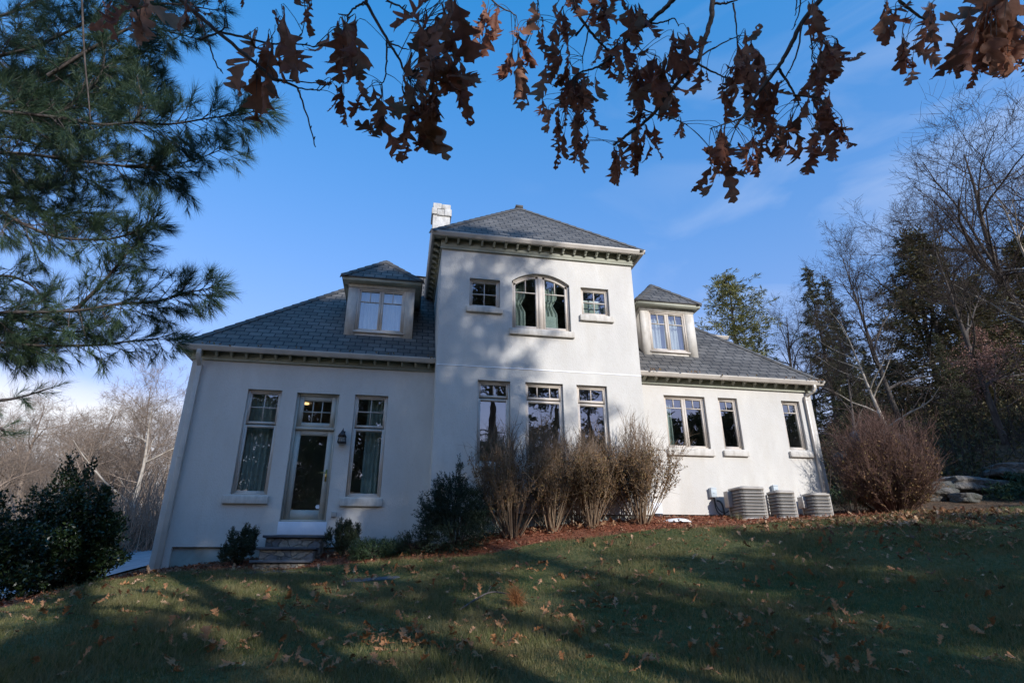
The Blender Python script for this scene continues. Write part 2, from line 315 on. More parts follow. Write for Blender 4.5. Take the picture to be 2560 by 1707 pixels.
def leaves(mb, P, D, L, Wd, r, droop=0.0, fold=.25):
    """one diamond leaf of two triangles-pairs per row: base P, direction D, length L, width Wd"""
    n = len(P); D = D / (np.linalg.norm(D, axis=1)[:, None] + 1e-9); A = r.normal(size=(n, 3)); sd = np.cross(D, A); sd /= np.linalg.norm(sd, axis=1)[:, None] + 1e-9; up = np.cross(sd, D)
    L = np.broadcast_to(L, (n,))[:, None]; Wd = np.broadcast_to(Wd, (n,))[:, None]
    mid = P + D * L * .5 + up * L * .06
    V = np.stack([P, mid + sd * Wd * .5 + up * Wd * fold, P + D * L - up * L * droop, mid - sd * Wd * .5 + up * Wd * fold], 1).reshape(-1, 3)
    mb.add(V, np.arange(n * 4).reshape(-1, 4))
# ------------------------------------------------------------ terrain
CP = np.array([
 (0,0,-1.12),(-4,0,-1.2),(5,0,-1.15),(.9,4.8,-.8),(5.1,4.5,-.86),(-2.6,5,-.75),(9,4,-.6),
 (-2.2,12.35,-.03),(-3.5,11.8,-.1),(-.34,10.5,-.16),(-4.94,13.5,-.06),(-4.6,8.5,-.44),(-4.93,11,-.27),
 (-3.1,13.4,.16),(-1.4,13.5,.30),(0,13.4,.42),(1.1,11.8,.26),(-.16,11.9,.17),(1.6,11.4,.24),(4,11.4,.56),(6.6,11.5,.73),
 (2.3,12.0,.55),(2.3,12.7,.73),(5,12.1,.86),(4.9,12.7,.95),(8,12.5,1.0),(9.2,12.7,1.06),(10.3,12.8,1.12),(7,13.5,1.13),(11,13.5,1.25),(12.3,12.8,1.24),
 (15.5,14,1.4),(17.7,14,1.54),(16.2,16,1.9),(21.6,17,2.95),(24,20,5),(12,20,2.0),(30,30,8.5),(18,30,5),(15,40,6),(8,25,2.5),(10,7.5,.25),(14,8,.75),(20,5,.6),(10,0,-.7),(20,-10,-.5),
 (-6.5,10,-.62),(-6.6,12,-.45),(-7,14,-.33),(-6,17,.18),(-8,11,-.7),(-12,14,-.6),(-8,25,.9),(-15,26,.2),(-20,10,-1),(-10,5,-1.3),(-8,8,-.85),
 (-40,50,2),(0,70,5),(60,60,14),(70,0,5),(0,-50,-3),(-70,0,-2),(-60,-60,-3),(60,-60,-1),
 (-300,300,5),(300,300,22),(300,-300,0),(-300,-300,-4),(0,300,12),(300,0,9),(0,-300,-3),(-300,0,0)], float)
def _U(d2): return np.where(d2 > 1e-9, d2 * np.log(np.maximum(d2, 1e-9)), 0)
_n = len(CP); _d2 = ((CP[:, None, :2] - CP[None, :, :2]) ** 2).sum(-1); _P = np.c_[np.ones(_n), CP[:, :2]]
_A = np.block([[_U(_d2) + 0.6 * np.eye(_n), _P], [_P.T, np.zeros((3, 3))]])
_w = np.linalg.solve(_A, np.r_[CP[:, 2], np.zeros(3)])
def hz(x, y):
    x = np.atleast_1d(np.asarray(x, float)); y = np.atleast_1d(np.asarray(y, float)); o = np.empty(len(x))
    for a in range(0, len(x), 20000):
        xx = x[a:a + 20000]; yy = y[a:a + 20000]
        d2 = (xx[:, None] - CP[None, :, 0]) ** 2 + (yy[:, None] - CP[None, :, 1]) ** 2
        o[a:a + 20000] = _U(d2) @ _w[:_n] + _w[_n] + _w[_n + 1] * xx + _w[_n + 2] * yy
    return o
def h1(x, y): return float(hz([x], [y])[0])
def gpt(px, py):
    r = ray(px, py); t = np.linspace(2, 60, 3000); P = r[None] * t[:, None]
    b = P[:, 2] < hz(P[:, 0], P[:, 1]); i = int(np.argmax(b)) if b.any() else -1
    return P[i]
def axis(lo, hi, near0, near1, s):
    a = list(np.arange(near0, near1 + s / 2, s)); st = s; x = near0
    while x > lo: st *= 1.25; x -= st; a.insert(0, max(x, lo))
    st = s; x = near1
    while x < hi: st *= 1.25; x += st; a.append(min(x, hi))
    return np.array(a)
gx = axis(-290, 290, -14, 28, .5); gy = axis(-290, 290, -4, 30, .5)
GX, GY = np.meshgrid(gx, gy); GZ = hz(GX.ravel(), GY.ravel())
inn = (GX.ravel() > -4.7) & (GX.ravel() < 11) & (GY.ravel() > 13.9) & (GY.ravel() < 22)
GZ = np.where(inn, np.minimum(GZ, -.6), GZ) - .02
b = MB(); nx, ny = len(gx), len(gy); I = (np.arange(ny - 1)[:, None] * nx + np.arange(nx - 1)[None]).reshape(-1)
b.add(np.c_[GX.ravel(), GY.ravel(), GZ], np.stack([I, I + 1, I + nx + 1, I + nx], -1))
tag(b.build('ground', M_ground, smooth=True), kind='structure')
def inside(poly, x, y):
    x = np.asarray(x); y = np.asarray(y); c = np.zeros(x.shape, bool); n = len(poly)
    for i in range(n):
        x0, y0 = poly[i]; x1, y1 = poly[i - 1]
        k = ((y0 > y) != (y1 > y)); c ^= k & (x < (x1 - x0) * (y - y0) / ((y1 - y0) if y1 != y0 else 1e-9) + x0)
    return c
def resamp(poly, s, wob=0.0):
    o = []
    for i in range(len(poly)):
        a = np.array(poly[i], float); c = np.array(poly[(i + 1) % len(poly)], float); n = max(1, int(np.linalg.norm(c - a) / s))
        for k in range(n): o.append(a + (c - a) * k / n)
    o = np.array(o)
    if wob: o += rng.normal(0, wob, o.shape)
    return o
def sheet(name, poly, step, dz, m, rough=0.0, wob=0.0, bstep=None):
    P = resamp(poly, bstep or step, wob); x0, y0 = P.min(0); x1, y1 = P.max(0)
    g = np.stack(np.meshgrid(np.arange(x0, x1, step), np.arange(y0, y1, step)), -1).reshape(-1, 2); g = g + rng.uniform(-.2, .2, g.shape) * step
    g = g[inside(P, g[:, 0], g[:, 1])]
    vs_ = [Vector((float(p[0]), float(p[1]))) for p in np.r_[P, g]]
    ed = [(i, (i + 1) % len(P)) for i in range(len(P))]
    v, e, f, *_r = delaunay_2d_cdt(vs_, ed, [], 1, 1e-5)
    v = np.array([(p.x, p.y) for p in v]); z = hz(v[:, 0], v[:, 1]) + dz + (rng.normal(0, rough, len(v)) if rough else 0)
    bb = MB(); bb.add(np.c_[v, z], [tuple(q) for q in f])
    return tag(bb.build(name, m, smooth=True), kind='structure')
LAWN = [(-6.2, -12), (-4.9, 3), (-4.55, 8.5), (-4.85, 11), (-4.55, 12.5), (-3.4, 12.2), (-2.7, 12.1), (-1.5, 12.1), (-.4, 11.75), (.7, 11.5), (1.5, 11.25), (2.6, 11.35), (4, 11.3), (5.4, 11.5), (6.8, 11.55), (8.2, 11.9), (9.6, 12.1), (11, 12.2), (12.6, 12.5), (14.5, 13.4), (17, 14.2), (25, 14.5), (30, 12), (30, -12)]
BED = [(-6.0, 3), (-5.2, 8.4), (-5.35, 11), (-5.4, 13.2), (-5.2, 14.2), (-4.7, 14.1), (.6, 14.1), (.75, 13.0), (5.7, 13.0), (5.9, 14.1), (11.0, 14.1), (12.0, 14.6), (13.6, 14.9), (15.2, 14.3), (14.6, 13.2), (12.6, 12.3), (9.6, 11.9), (6.8, 11.4), (4, 11.15), (1.6, 11.1), (.6, 11.35), (-.5, 11.6), (-1.5, 11.95), (-3.4, 12.05), (-4.4, 12.3), (-4.65, 11), (-4.35, 8.5), (-4.75, 3)]
sheet('mulch_bed', BED, .16, .015, M_mulch, rough=.012, bstep=.2, wob=.015)
mc = MB(); r = np.random.default_rng(17); X = r.uniform(-6, 15.3, 90000); Y = r.uniform(3.5, 14.9, 90000); k = inside(BED, X, Y) & ~inside(LAWN, X, Y) & ((Y > 8) | (r.uniform(size=len(X)) < .5)); X, Y = X[k], Y[k]
def chips(mb, X, Y, r):
    n = len(X); P = np.c_[X, Y, hz(X, Y) + r.uniform(.015, .05, n)]; D = r.normal(0, 1, (n, 3)) * np.array([1, 1, .28]); D /= np.linalg.norm(D, axis=1)[:, None]; sd = np.cross(D, r.normal(0, .4, (n, 3)) + np.array([0, 0, 1.])); sd /= np.linalg.norm(sd, axis=1)[:, None]
    l = r.uniform(.02, .07, n)[:, None]; w = r.uniform(.006, .016, n)[:, None]; mb.add(np.stack([P - sd * w, P + sd * w, P + D * l + sd * w * .6, P + D * l - sd * w * .6], 1).reshape(-1, 3), np.arange(4 * n).reshape(-1, 4))
chips(mc, X, Y, r); tag(mc.build('mulch_chips', M_chip), 'loose red brown bark chips covering the planting bed', 'mulch', kind='stuff')
sheet('lawn', LAWN, .5, .03, M_soil, bstep=.3, wob=.03)
sheet('driveway', [(-5.4, 30), (-5.6, 18), (-6.0, 15), (-6.0, 12.4), (-6.6, 9.5), (-11, 8), (-11, 13), (-9.5, 17), (-9.5, 30)], .6, .02, M_drive)

# ------------------------------------------------------------ the house
S = 1.36; TS = 1.272; YW = 13.6; YT = 12.72
house = empty('house', (3, 17, 0), 'grey white stucco house with slate grey hip roofs, a tall middle tower and two dormers', 'house')
HL = Vector((3, 17, 0))
def hb(mb, name, m, parent=None, **k):     # build a house part; its mesh is written in world coordinates
    o = mb.build(name, m, parent or house, **k)
    if parent is None: o.location = -HL
    return o
def wall_face(mb, x0, x1, z0, z1, holes, Y, rev):
    xs = sorted({x0, x1, *[h[0] for h in holes], *[h[1] for h in holes]}); zs = sorted({z0, z1, *[h[2] for h in holes], *[h[3] for h in holes]})
    for i in range(len(xs) - 1):
        for j in range(len(zs) - 1):
            cx, cz = (xs[i] + xs[i + 1]) / 2, (zs[j] + zs[j + 1]) / 2
            if any(h[0] < cx < h[1] and h[2] < cz < h[3] for h in holes): continue
            mb.add([(xs[i], Y, zs[j]), (xs[i + 1], Y, zs[j]), (xs[i + 1], Y, zs[j + 1]), (xs[i], Y, zs[j + 1])], [(0, 1, 2, 3)])
    for h in holes:
        a, c, d, e = h[:4]
        q = [((a, d), (a, e)), ((c, e), (c, d)), ((c, d), (a, d))]
        if len(h) == 4: q.append(((a, e), (c, e)))
        for (p, r) in q:
            mb.add([(p[0], Y, p[1]), (r[0], Y, r[1]), (r[0], Y + rev, r[1]), (p[0], Y + rev, p[1])], [(0, 1, 2, 3)])
REV = .17
def frame_boxes(mb, x0, x1, z0, z1, w, y0, y1):
    mb.box(x0, x0 + w, y0, y1, z0, z1); mb.box(x1 - w, x1, y0, y1, z0, z1)
    mb.box(x0 + w, x1 - w, y0, y1, z1 - w, z1); mb.box(x0 + w, x1 - w, y0, y1, z0, z0 + w)
def window(x0, x1, z0, z1, Y, sashes, sill=None, m=None, rev=.10, parent=None, fw=.045, label=None):
    """sashes: (x0,x1,z0,z1, vertical bars, horizontal bars, top of the vertical bars only above z)"""
    m = m or M_trim; f = MB(); y = Y + rev - .03
    frame_boxes(f, x0, x1, z0, z1, fw, y, y + .10)
    g = MB(); sb = .055
    for (a, c, d, e, vx, hzs, vmin) in sashes:
        frame_boxes(f, a, c, d, e, sb, y + .022, y + .085)
        ai, ci, di, ei = a + sb, c - sb, d + sb, e - sb
        for x in vx: f.box(x - .010, x + .010, y + .034, y + .07, (vmin if vmin else di), ei)
        for z in hzs:
            f.box(ai, ci, y + .0325, y + .0685, z - .011, z + .011)
        g.add([(ai - .01, y + .056, di - .01), (ci + .01, y + .056, di - .01), (ci + .01, y + .056, ei + .01), (ai - .01, y + .056, ei + .01)], [(0, 1, 2, 3)])
    o = hb(f, 'window', m, parent)
    if label: o['label'] = label
    if parent is None:
        p = g.build('pane', M_glass, o)
    else: p = g.build('pane', M_glass, parent)
    if sill:
        s = MB(); s.box(sill[0], sill[1], Y - .075, Y + .02, sill[2], sill[3] + .0); s.build('sill', M_sillst, o, bevel=.012)
    return o
def transom_sashes(x0, x1, z0, zs, z1, cols, rows, fw=.03):
    n = cols; vx = [x0 + (x1 - x0) * k / n for k in range(1, n)]
    hzr = [zs + (z1 - zs) * k / rows + .0 for k in range(1, rows)]
    return [(x0 + fw, x1 - fw, zs + .015, z1 - fw, vx, hzr, None), (x0 + fw, x1 - fw, z0 + fw, zs - .015, [], [], None)]
def casements(x0, x1, z0, z1, n, bar, fw=.03):
    w = (x1 - x0 - 2 * fw) / n; o = []
    for k in range(n):
        a = x0 + fw + w * k + .004; c = a + w - .008
        o.append((a, c, z0 + fw, z1 - fw, [(a + c) / 2], [bar], bar))
    return o
u = lambda *a: [v * S for v in a]
t_ = lambda *a: [v * TS for v in a]
ZF = 3.355 * S                      # bottom of the frieze on the wings
# left wing
XL, XT0, XT1, XR = -4.94, .637, 5.73, 11.15
w1 = u(-2.67, -2.115, 1.115, 2.862); w2 = u(-.895, -.325, 1.105, 2.853); dr = u(-1.868, -1.160, .70, 2.84)
lw = MB(); wall_face(lw, XL, XT0, .44, ZF, [tuple(w1), tuple(w2), (dr[0], dr[1], .70, dr[3])], YW, REV)
lw.add([(XL, YW, -.7), (-4.574, YW, -.7), (-4.574, YW, .44), (XL, YW, .44)], [(0, 1, 2, 3)])
lw.add([(-4.574, YW, -.7), (-4.574, YW + .06, -.7), (-4.574, YW + .06, .44), (-4.574, YW, .44)], [(0, 1, 2, 3)])
lw.add([(XL, 22, -.7), (XL, YW, -.7), (XL, YW, ZF + .25), (XL, 22, ZF + .25)], [(0, 1, 2, 3)])
lw.add([(-4.574, YW, .44), (XT0, YW, .44), (XT0, YW + .08, .44), (-4.574, YW + .08, .44)], [(3, 2, 1, 0)])
hb(lw, 'wall', M_stucco)
fd = MB(); fd.box(-4.6, XT0 + .1, YW + .06, YW + .4, -.8, .437); fd.box(XT0 + .04, XT1 - .04, YT + .06, YT + .4, -.2, .875 * TS - .003); fd.box(XT0 + .04, XT0 + .3, YT + .4, YW + .06, -.2, .875 * TS - .003); fd.box(XT1 - .2, XR - .03, YW + .062, YW + .4, .2, .89 * S - .003)
hb(fd, 'foundation', M_found)
sills = lambda a, b_, c, d: u(a, b_, c, d)
window(*w1, YW, transom_sashes(*w1[:2], w1[2], 2.269 * S, w1[3], 2, 2), sill=u(-2.767, -2.08, .966, 1.094))
window(*w2, YW, transom_sashes(*w2[:2], w2[2], 2.270 * S, w2[3], 2, 2), sill=u(-.972, -.281, .951, 1.081))
# door with its transom light
xd0, xd1 = dr[0], dr[1]; zt = 2.228 * S; zd0 = .75 * S
df = MB(); yd = YW + .08
df.box(xd0, xd0 + .05, yd, yd + .12, .975, dr[3]); df.box(xd1 - .05, xd1, yd, yd + .12, .975, dr[3]); df.box(xd0 + .05, xd1 - .05, yd, yd + .12, dr[3] - .05, dr[3]); df.box(xd0 + .05, xd1 - .05, yd - .02, yd + .12, zt - .03, zt + .03)
df.box(xd0, xd1, yd - .05, yd + .1, .962, 1.0)
hb(df, 'door_frame', M_door)
tw = MB(); tx0, tx1, tz0, tz1 = xd0 + .052, xd1 - .052, zt + .032, dr[3] - .052
frame_boxes(tw, tx0, tx1, tz0, tz1, .115, yd + .03, yd + .09)
for k in (1, 2): x = tx0 + .115 + (tx1 - tx0 - .23) * k / 3; tw.box(x - .01, x + .01, yd + .045, yd + .08, tz0 + .115, tz1 - .115)
tw.box(tx0 + .115, tx1 - .115, yd + .0435, yd + .0785, (tz0 + tz1) / 2 - .011, (tz0 + tz1) / 2 + .011)
two = hb(tw, 'transom_window', M_door)
g = MB(); g.add([(tx0 + .1, yd + .064, tz0 + .1), (tx1 - .1, yd + .064, tz0 + .1), (tx1 - .1, yd + .064, tz1 - .1), (tx0 + .1, yd + .064, tz1 - .1)], [(0, 1, 2, 3)]); g.build('pane', M_glass, two)
do = MB(); e0, e1, f0, f1 = xd0 + .054, xd1 - .054, 1.004, zt - .034
do.box(e0, e0 + .125, yd + .03, yd + .078, f0, f1); do.box(e1 - .125, e1, yd + .03, yd + .078, f0, f1); do.box(e0 + .125, e1 - .125, yd + .03, yd + .078, f0, f0 + .21); do.box(e0 + .125, e1 - .125, yd + .03, yd + .078, f1 - .12, f1)
dro = hb(do, 'door', M_door)
g = MB(); g.add([(e0 + .12, yd + .056, f0 + .2), (e1 - .12, yd + .056, f0 + .2), (e1 - .12, yd + .056, f1 - .11), (e0 + .12, yd + .056, f1 - .11)], [(0, 1, 2, 3)]); g.build('pane', M_glass, dro)
hd = MB(); hx = e1 - .06; hd.box(hx - .02, hx + .02, yd + .012, yd + .03, 1.84, 2.10); hd.tube([(hx, yd + .01, 2.03), (hx, yd - .04, 2.03), (hx - .12, yd - .045, 2.025)], .010, 8)
hd.build('handle', M_brass, dro)
st = MB(); cx, cz = -1.80, 1.29     # a small white flower-shaped sticker
for k in range(6):
    a = k * math.pi / 3; ca, sa = math.cos(a), math.sin(a); r0, r1, w = .005, .052, .016
    pts = [(r0, -w * .6), (r1 * .75, -w), (r1, 0), (r1 * .75, w), (r0, w * .6)]
    st.add([(cx + p * ca - q * sa, yd + .0515 + .0002 * k, cz + p * sa + q * ca) for p, q in pts], [(0, 1, 2, 3, 4)])
st.build('sticker', M_cap, dro)
kp = MB(); kp.box(xd0 - .02, xd1 + .03, YW - .015, YW + .12, .69, .958); hb(kp, 'kick_panel', M_white, bevel=.004)
# tower
c1 = t_(1.27, 1.885, 1.696, 3.245); c2 = t_(2.17, 2.902, 1.696, 3.25); c3 = t_(3.171, 3.779, 1.696, 3.252)
u1 = t_(1.075, 1.682, 4.738, 5.354); u2 = t_(3.358, 3.955, 4.745, 5.355); ar = t_(1.925, 3.118, 4.343, 5.372); apz = 5.580 * TS
ZTF = 5.97 * TS; ZT0 = .875 * TS
tb = MB(); holes = [tuple(c1), tuple(c2), tuple(c3), tuple(u1), tuple(u2), (ar[0], ar[1], ar[2], apz, 'arch')]
wall_face(tb, XT0, XT1, ZT0, ZTF, holes, YT, REV)
hw = (ar[1] - ar[0]) / 2; hr = apz - ar[3]; Rr = (hw * hw + hr * hr) / (2 * hr); acx = (ar[0] + ar[1]) / 2; acz = apz - Rr
def arcpts(off=0.0, n=24, x0=None, x1=None):
    r = Rr + off; x0 = ar[0] - off if x0 is None else x0; x1 = ar[1] + off if x1 is None else x1
    xs = np.linspace(x0, x1, n + 1); return [(x, acz + math.sqrt(max(r * r - (x - acx) ** 2, 0))) for x in xs]
A_ = arcpts()
for (p, q) in zip(A_[:-1], A_[1:]):
    tb.add([(p[0], YT, p[1]), (q[0], YT, q[1]), (q[0], YT, apz), (p[0], YT, apz)], [(0, 1, 2, 3)])
    tb.add([(p[0], YT, p[1]), (p[0], YT + REV, p[1]), (q[0], YT + REV, q[1]), (q[0], YT, q[1])], [(0, 1, 2, 3)])
tb.add([(XT0, 20, ZT0), (XT0, YT, ZT0), (XT0, YT, ZTF + .3), (XT0, 20, ZTF + .3)], [(0, 1, 2, 3)])
tb.add([(XT1, YT, ZT0), (XT1, 20, ZT0), (XT1, 20, ZTF + .3), (XT1, YT, ZTF + .3)], [(0, 1, 2, 3)])
tb.add([(XT0, YT, ZT0), (XT1, YT, ZT0), (XT1, YT + .08, ZT0), (XT0, YT + .08, ZT0)], [(3, 2, 1, 0)])
zb = 3.502 * TS
hb(tb, 'wall', M_stucco)
bl = MB(); bl.box(XT0 - .004, XT1 + .004, YT - .007, YT + .01, zb - .012, zb + .012); hb(bl, 'control_joint', M_cap)
for w, sp, n in ((c1, 2.921, 2), (c2, 2.926, 3), (c3, 2.912, 2)):
    window(*w, YT, transom_sashes(w[0], w[1], w[2], sp * TS, w[3], n, 1), sill=(w[0] - .062, w[1] + .065, 1.546 * TS, 1.678 * TS))
for w, sl_ in ((u1, t_(1.012, 1.728, 4.603, 4.723)), (u2, t_(3.305, 4.015, 4.593, 4.722))):
    xm, zm = (w[0] + w[1]) / 2, (w[2] + w[3]) / 2
    window(*w, YT, [(w[0] + .03, w[1] - .03, w[2] + .03, w[3] - .03, [xm], [zm], None)], sill=sl_)
# arched pair
af = MB(); y = YT + .07
def arch_band(mb, o0, o1, y0, y1, xa=None, xb=None):
    a = arcpts(o0, 24, xa, xb); c = arcpts(o1, 24, xa, xb)
    for i in range(len(a) - 1):
        v = [(a[i][0], y0, a[i][1]), (a[i + 1][0], y0, a[i + 1][1]), (c[i + 1][0], y0, c[i + 1][1]), (c[i][0], y0, c[i][1])]
        v += [(p[0], y1, p[2]) for p in v]
        mb.add(v, np.array([(0, 1, 2, 3), (7, 6, 5, 4), (0, 4, 5, 1), (2, 6, 7, 3)]))
af.box(ar[0], ar[0] + .045, y, y + .1, ar[2], ar[3] + .03); af.box(ar[1] - .045, ar[1], y, y + .1, ar[2], ar[3] + .03); af.box(ar[0] + .045, ar[1] - .045, y, y + .1, ar[2], ar[2] + .045)
arch_band(af, 0, -.045, y, y + .1, ar[0] + .002, ar[1] - .002)
af.box(acx - .062, acx + .062, y + .012, y + .088, ar[2] + .045, apz - .05)
gp = MB(); zbar = 5.165 * TS
for (a, c) in ((ar[0] + .05, acx - .066), (acx + .066, ar[1] - .05)):
    zt_a = acz + math.sqrt((Rr - .05) ** 2 - (a - acx) ** 2); zt_c = acz + math.sqrt((Rr - .05) ** 2 - (c - acx) ** 2)
    af.box(a, a + .055, y + .022, y + .085, ar[2] + .047, min(zt_a, zt_a) + .005); af.box(c - .055, c, y + .022, y + .085, ar[2] + .047, zt_c + .005)
    af.box(a + .055, c - .055, y + .022, y + .085, ar[2] + .047, ar[2] + .105)
    arch_band(af, -.047, -.105, y + .022, y + .085, a + .002, c - .002)
    af.box(a + .055, c - .055, y + .0325, y + .068, zbar - .011, zbar + .011)
    xm = (a + c) / 2; ztm = acz + math.sqrt((Rr - .06) ** 2 - (xm - acx) ** 2); af.box(xm - .01, xm + .01, y + .034, y + .07, zbar, ztm)
    xs = np.linspace(a + .045, c - .045, 13); top = [(x, y + .056, acz + math.sqrt((Rr - .09) ** 2 - (x - acx) ** 2)) for x in xs]
    gp.add([(xs[0], y + .056, ar[2] + .09)] + [(xs[-1], y + .056, ar[2] + .09)] + top[::-1], [tuple(range(15))])
for zk in (5.72, 6.33, 6.72): af.box(ar[1] - .012, ar[1] + .012, y - .012, y + .02, zk, zk + .09)
awo = hb(af, 'arched_window', M_trim); gp.build('pane', M_glass, awo)
s = MB(); q = t_(1.861, 3.172, 4.195, 4.322); s.box(q[0], q[1], YT - .075, YT + .02, q[2], q[3]); s.build('sill', M_sillst, awo, bevel=.012)
# right wing
r1 = u(4.936, 5.805, 2.105, 3.14); r2 = u(6.09, 6.508, 2.115, 3.143); r3 = u(7.495, 7.91, 2.147, 3.148); ZR0 = .89 * S
rw = MB(); wall_face(rw, XT1, XR, ZR0, ZF, [tuple(r1), tuple(r2), tuple(r3)], YW, REV)
rw.add([(XR, YW, .6), (XR, 22, .6), (XR, 22, ZF + .25), (XR, YW, ZF + .25)], [(0, 1, 2, 3)])
rw.add([(XT1, YW, ZR0), (XR, YW, ZR0), (XR, YW + .08, ZR0), (XT1, YW + .08, ZR0)], [(3, 2, 1, 0)])
hb(rw, 'wall', M_stucco)
bar = 2.905 * S
window(*r1, YW, casements(*r1, 2, bar), sill=u(4.895, 5.85, 1.960, 2.09))
window(*r2, YW, casements(*r2, 1, bar), sill=u(6.043, 6.566, 1.975, 2.083))
window(*r3, YW, casements(*r3, 1, 2.915 * S), sill=u(7.464, 7.973, 1.995, 2.108))
# dark rooms behind the glass
rm = MB()
for (a, c, y0, y1, d, e) in ((XL + .1, XT0 - .02, YW + REV, 17.5, .6, 4.5), (XT0 + .02, XT1 - .02, YT + REV, 16.6, 1.3, 4.6), (XT0 + .02, XT1 - .02, YT + REV, 16.6, 4.65, 7.6), (XT1 + .02, XR - .1, YW + REV, 17.5, 1.3, 4.5)):
    v = [(a, y0, d), (c, y0, d), (c, y1, d), (a, y1, d), (a, y0, e), (c, y0, e), (c, y1, e), (a, y1, e)]
    rm.add(v, np.array([(0, 1, 2, 3), (7, 6, 5, 4), (1, 5, 6, 2), (2, 6, 7, 3), (3, 7, 4, 0)]))
hb(rm, 'room_lining', M_dark)
# roofs
def roof_obj(faces, name, m, parent=None, thick=0.0):
    """faces: lists of points, first two along the eave; uv in metres"""
    V, F, UV = [], [], []
    for f in faces:
        P = [Vector(p) for p in f]; ux = (P[1] - P[0]).normalized(); n = (P[1] - P[0]).cross(P[2] - P[0]).normalized(); vy = n.cross(ux)
        F.append(tuple(range(len(V), len(V) + len(P))))
        for p in P: V.append(p); d = p - P[0]; UV.append((d.dot(ux) + P[0].dot(ux), d.dot(vy)))
    me = bpy.data.meshes.new(name); me.from_pydata([tuple(v) for v in V], [], F); l = me.uv_layers.new(name='UVMap')
    for i, lp in enumerate(me.loops): l.data[i].uv = UV[lp.vertex_index]
    me.materials.append(m); o = bpy.data.objects.new(name, me); C.objects.link(o); o.parent = parent or house
    if parent is None: o.location = -HL
    return o
def ridge_tube(mb, a, c, r=.055):
    a, c = Vector(a), Vector(c); n = max(2, int((c - a).length / .3)); d = (c - a) / n; s_ = d.cross(Vector((0, 0, 1))); s_ = s_.normalized() if s_.length > 1e-6 else Vector((1, 0, 0)); upv = s_.cross(d).normalized()
    if upv.z < 0: upv = -upv
    for k in range(n):
        p = a + d * k; q = a + d * (k + 1.04); h = .022
        mb.add([p + s_ * .12 - upv * .05, p + upv * (h + .014), p - s_ * .12 - upv * .05, q + s_ * .12 - upv * .05, q + upv * h, q - s_ * .12 - upv * .05], [(0, 1, 4, 3), (1, 2, 5, 4), (0, 2, 1), (3, 4, 5)])
ZE = 4.80; PT = 1.04; xe0, xe1, ye0, ye1 = -5.21, 11.44, 13.30, 22.0
rx0, rx1, ry, rz = xe0 + 4.35, xe1 - 4.35, 17.65, ZE + PT * 4.35
e = [(xe0, ye0, ZE), (xe1, ye0, ZE), (xe1, ye1, ZE), (xe0, ye1, ZE)]; ra, rb = (rx0, ry, rz), (rx1, ry, rz)
main_roof = roof_obj([[e[0], e[1], rb, ra], [e[1], e[2], rb], [e[2], e[3], ra, rb], [e[3], e[0], ra]], 'roof', M_roof)
rc = MB()
for a, c in ((e[0], ra), (e[1], rb), (ra, rb), (e[2], rb), (e[3], ra)): ridge_tube(rc, a, c)
rc.build('ridge_cap', M_ridge, main_roof)
ZTE = 7.92; tx0_, tx1_, ty0, ty1 = .335, 6.035, 12.44, 19.6
hwid = (tx1_ - tx0_) / 2; apx = (tx0_ + tx1_) / 2; ap = (apx, ty0 + hwid, ZTE + PT * hwid); ap2 = (apx, ty1 - hwid + .6, ZTE + PT * hwid)
te = [(tx0_, ty0, ZTE), (tx1_, ty0, ZTE), (tx1_, ty1, ZTE), (tx0_, ty1, ZTE)]
tower_roof = roof_obj([[te[0], te[1], ap], [te[1], te[2], ap2, ap], [te[2], te[3], ap2], [te[3], te[0], ap, ap2]], 'roof', M_roof)
rc = MB()
for a, c in ((te[0], ap), (te[1], ap), (ap, ap2)): ridge_tube(rc, a, c)
rc.box(ap[0] - .11, ap[0] + .13, ap[1] - .05, ap2[1], ap[2] + .0, ap[2] + .09)
rc.build('ridge_cap', M_ridge, tower_roof)
# small rear roof peeping out behind the right wing
bx0, bx1, by0, by1, bz = 7.4, 11.25, 17.2, 21.5, 7.72
bh = (bx1 - bx0) / 2; be = [(bx0, by0, bz), (bx1, by0, bz), (bx1, by1, bz), (bx0, by1, bz)]; b1 = ((bx0 + bx1) / 2, by0 + bh, bz + .62 * bh); b2 = ((bx0 + bx1) / 2, by1 - bh, bz + .62 * bh)
rear = roof_obj([[be[0], be[1], b1], [be[1], be[2], b2, b1], [be[2], be[3], b2], [be[3], be[0], b1, b2]], 'roof', M_roof)
bw = MB(); bw.box(bx0 + .3, bx1 - .3, by0 + .3, by1 - .3, 4.5, bz - .02); hb(bw, 'wall', M_stucco)
# gutters
def sweep(mb, path, prof):
    """path on XY (outward = right-hand side), prof: (outward, z)"""
    n = len(path); rings = []
    for i in range(n):
        p = np.array(path[i]); d0 = np.array(path[i]) - np.array(path[i - 1]) if i else None; d1 = np.array(path[i + 1]) - np.array(path[i]) if i < n - 1 else None
        ns = [np.array([d[1], -d[0]]) / np.linalg.norm(d) for d in (d0, d1) if d is not None]
        nn = ns[0] if len(ns) == 1 else (ns[0] + ns[1]) / (1 + ns[0] @ ns[1])
        rings.append([(p[0] + nn[0] * a, p[1] + nn[1] * a, z) for a, z in prof])
    k = len(prof)
    for i in range(n - 1):
        v = rings[i] + rings[i + 1]; mb.add(v, [(j, j + 1, k + j + 1, k + j) for j in range(k - 1)])
    mb.add(rings[0], [tuple(range(k))]); mb.add(rings[-1], [tuple(range(k))[::-1]])
def gutter_prof(z): return [(-.11, z - .015), (-.11, z - .115), (-.055, z - .12), (-.035, z - .105), (-.03, z - .075), (-.012, z - .052), (-.004, z - .03), (.0, z - .012), (.0, z), (-.012, z + .002), (-.014, z - .012)]
def gutter(path, z, name='gutter'):
    g_ = MB(); sweep(g_, path, gutter_prof(z)); return hb(g_, name, M_gutter)
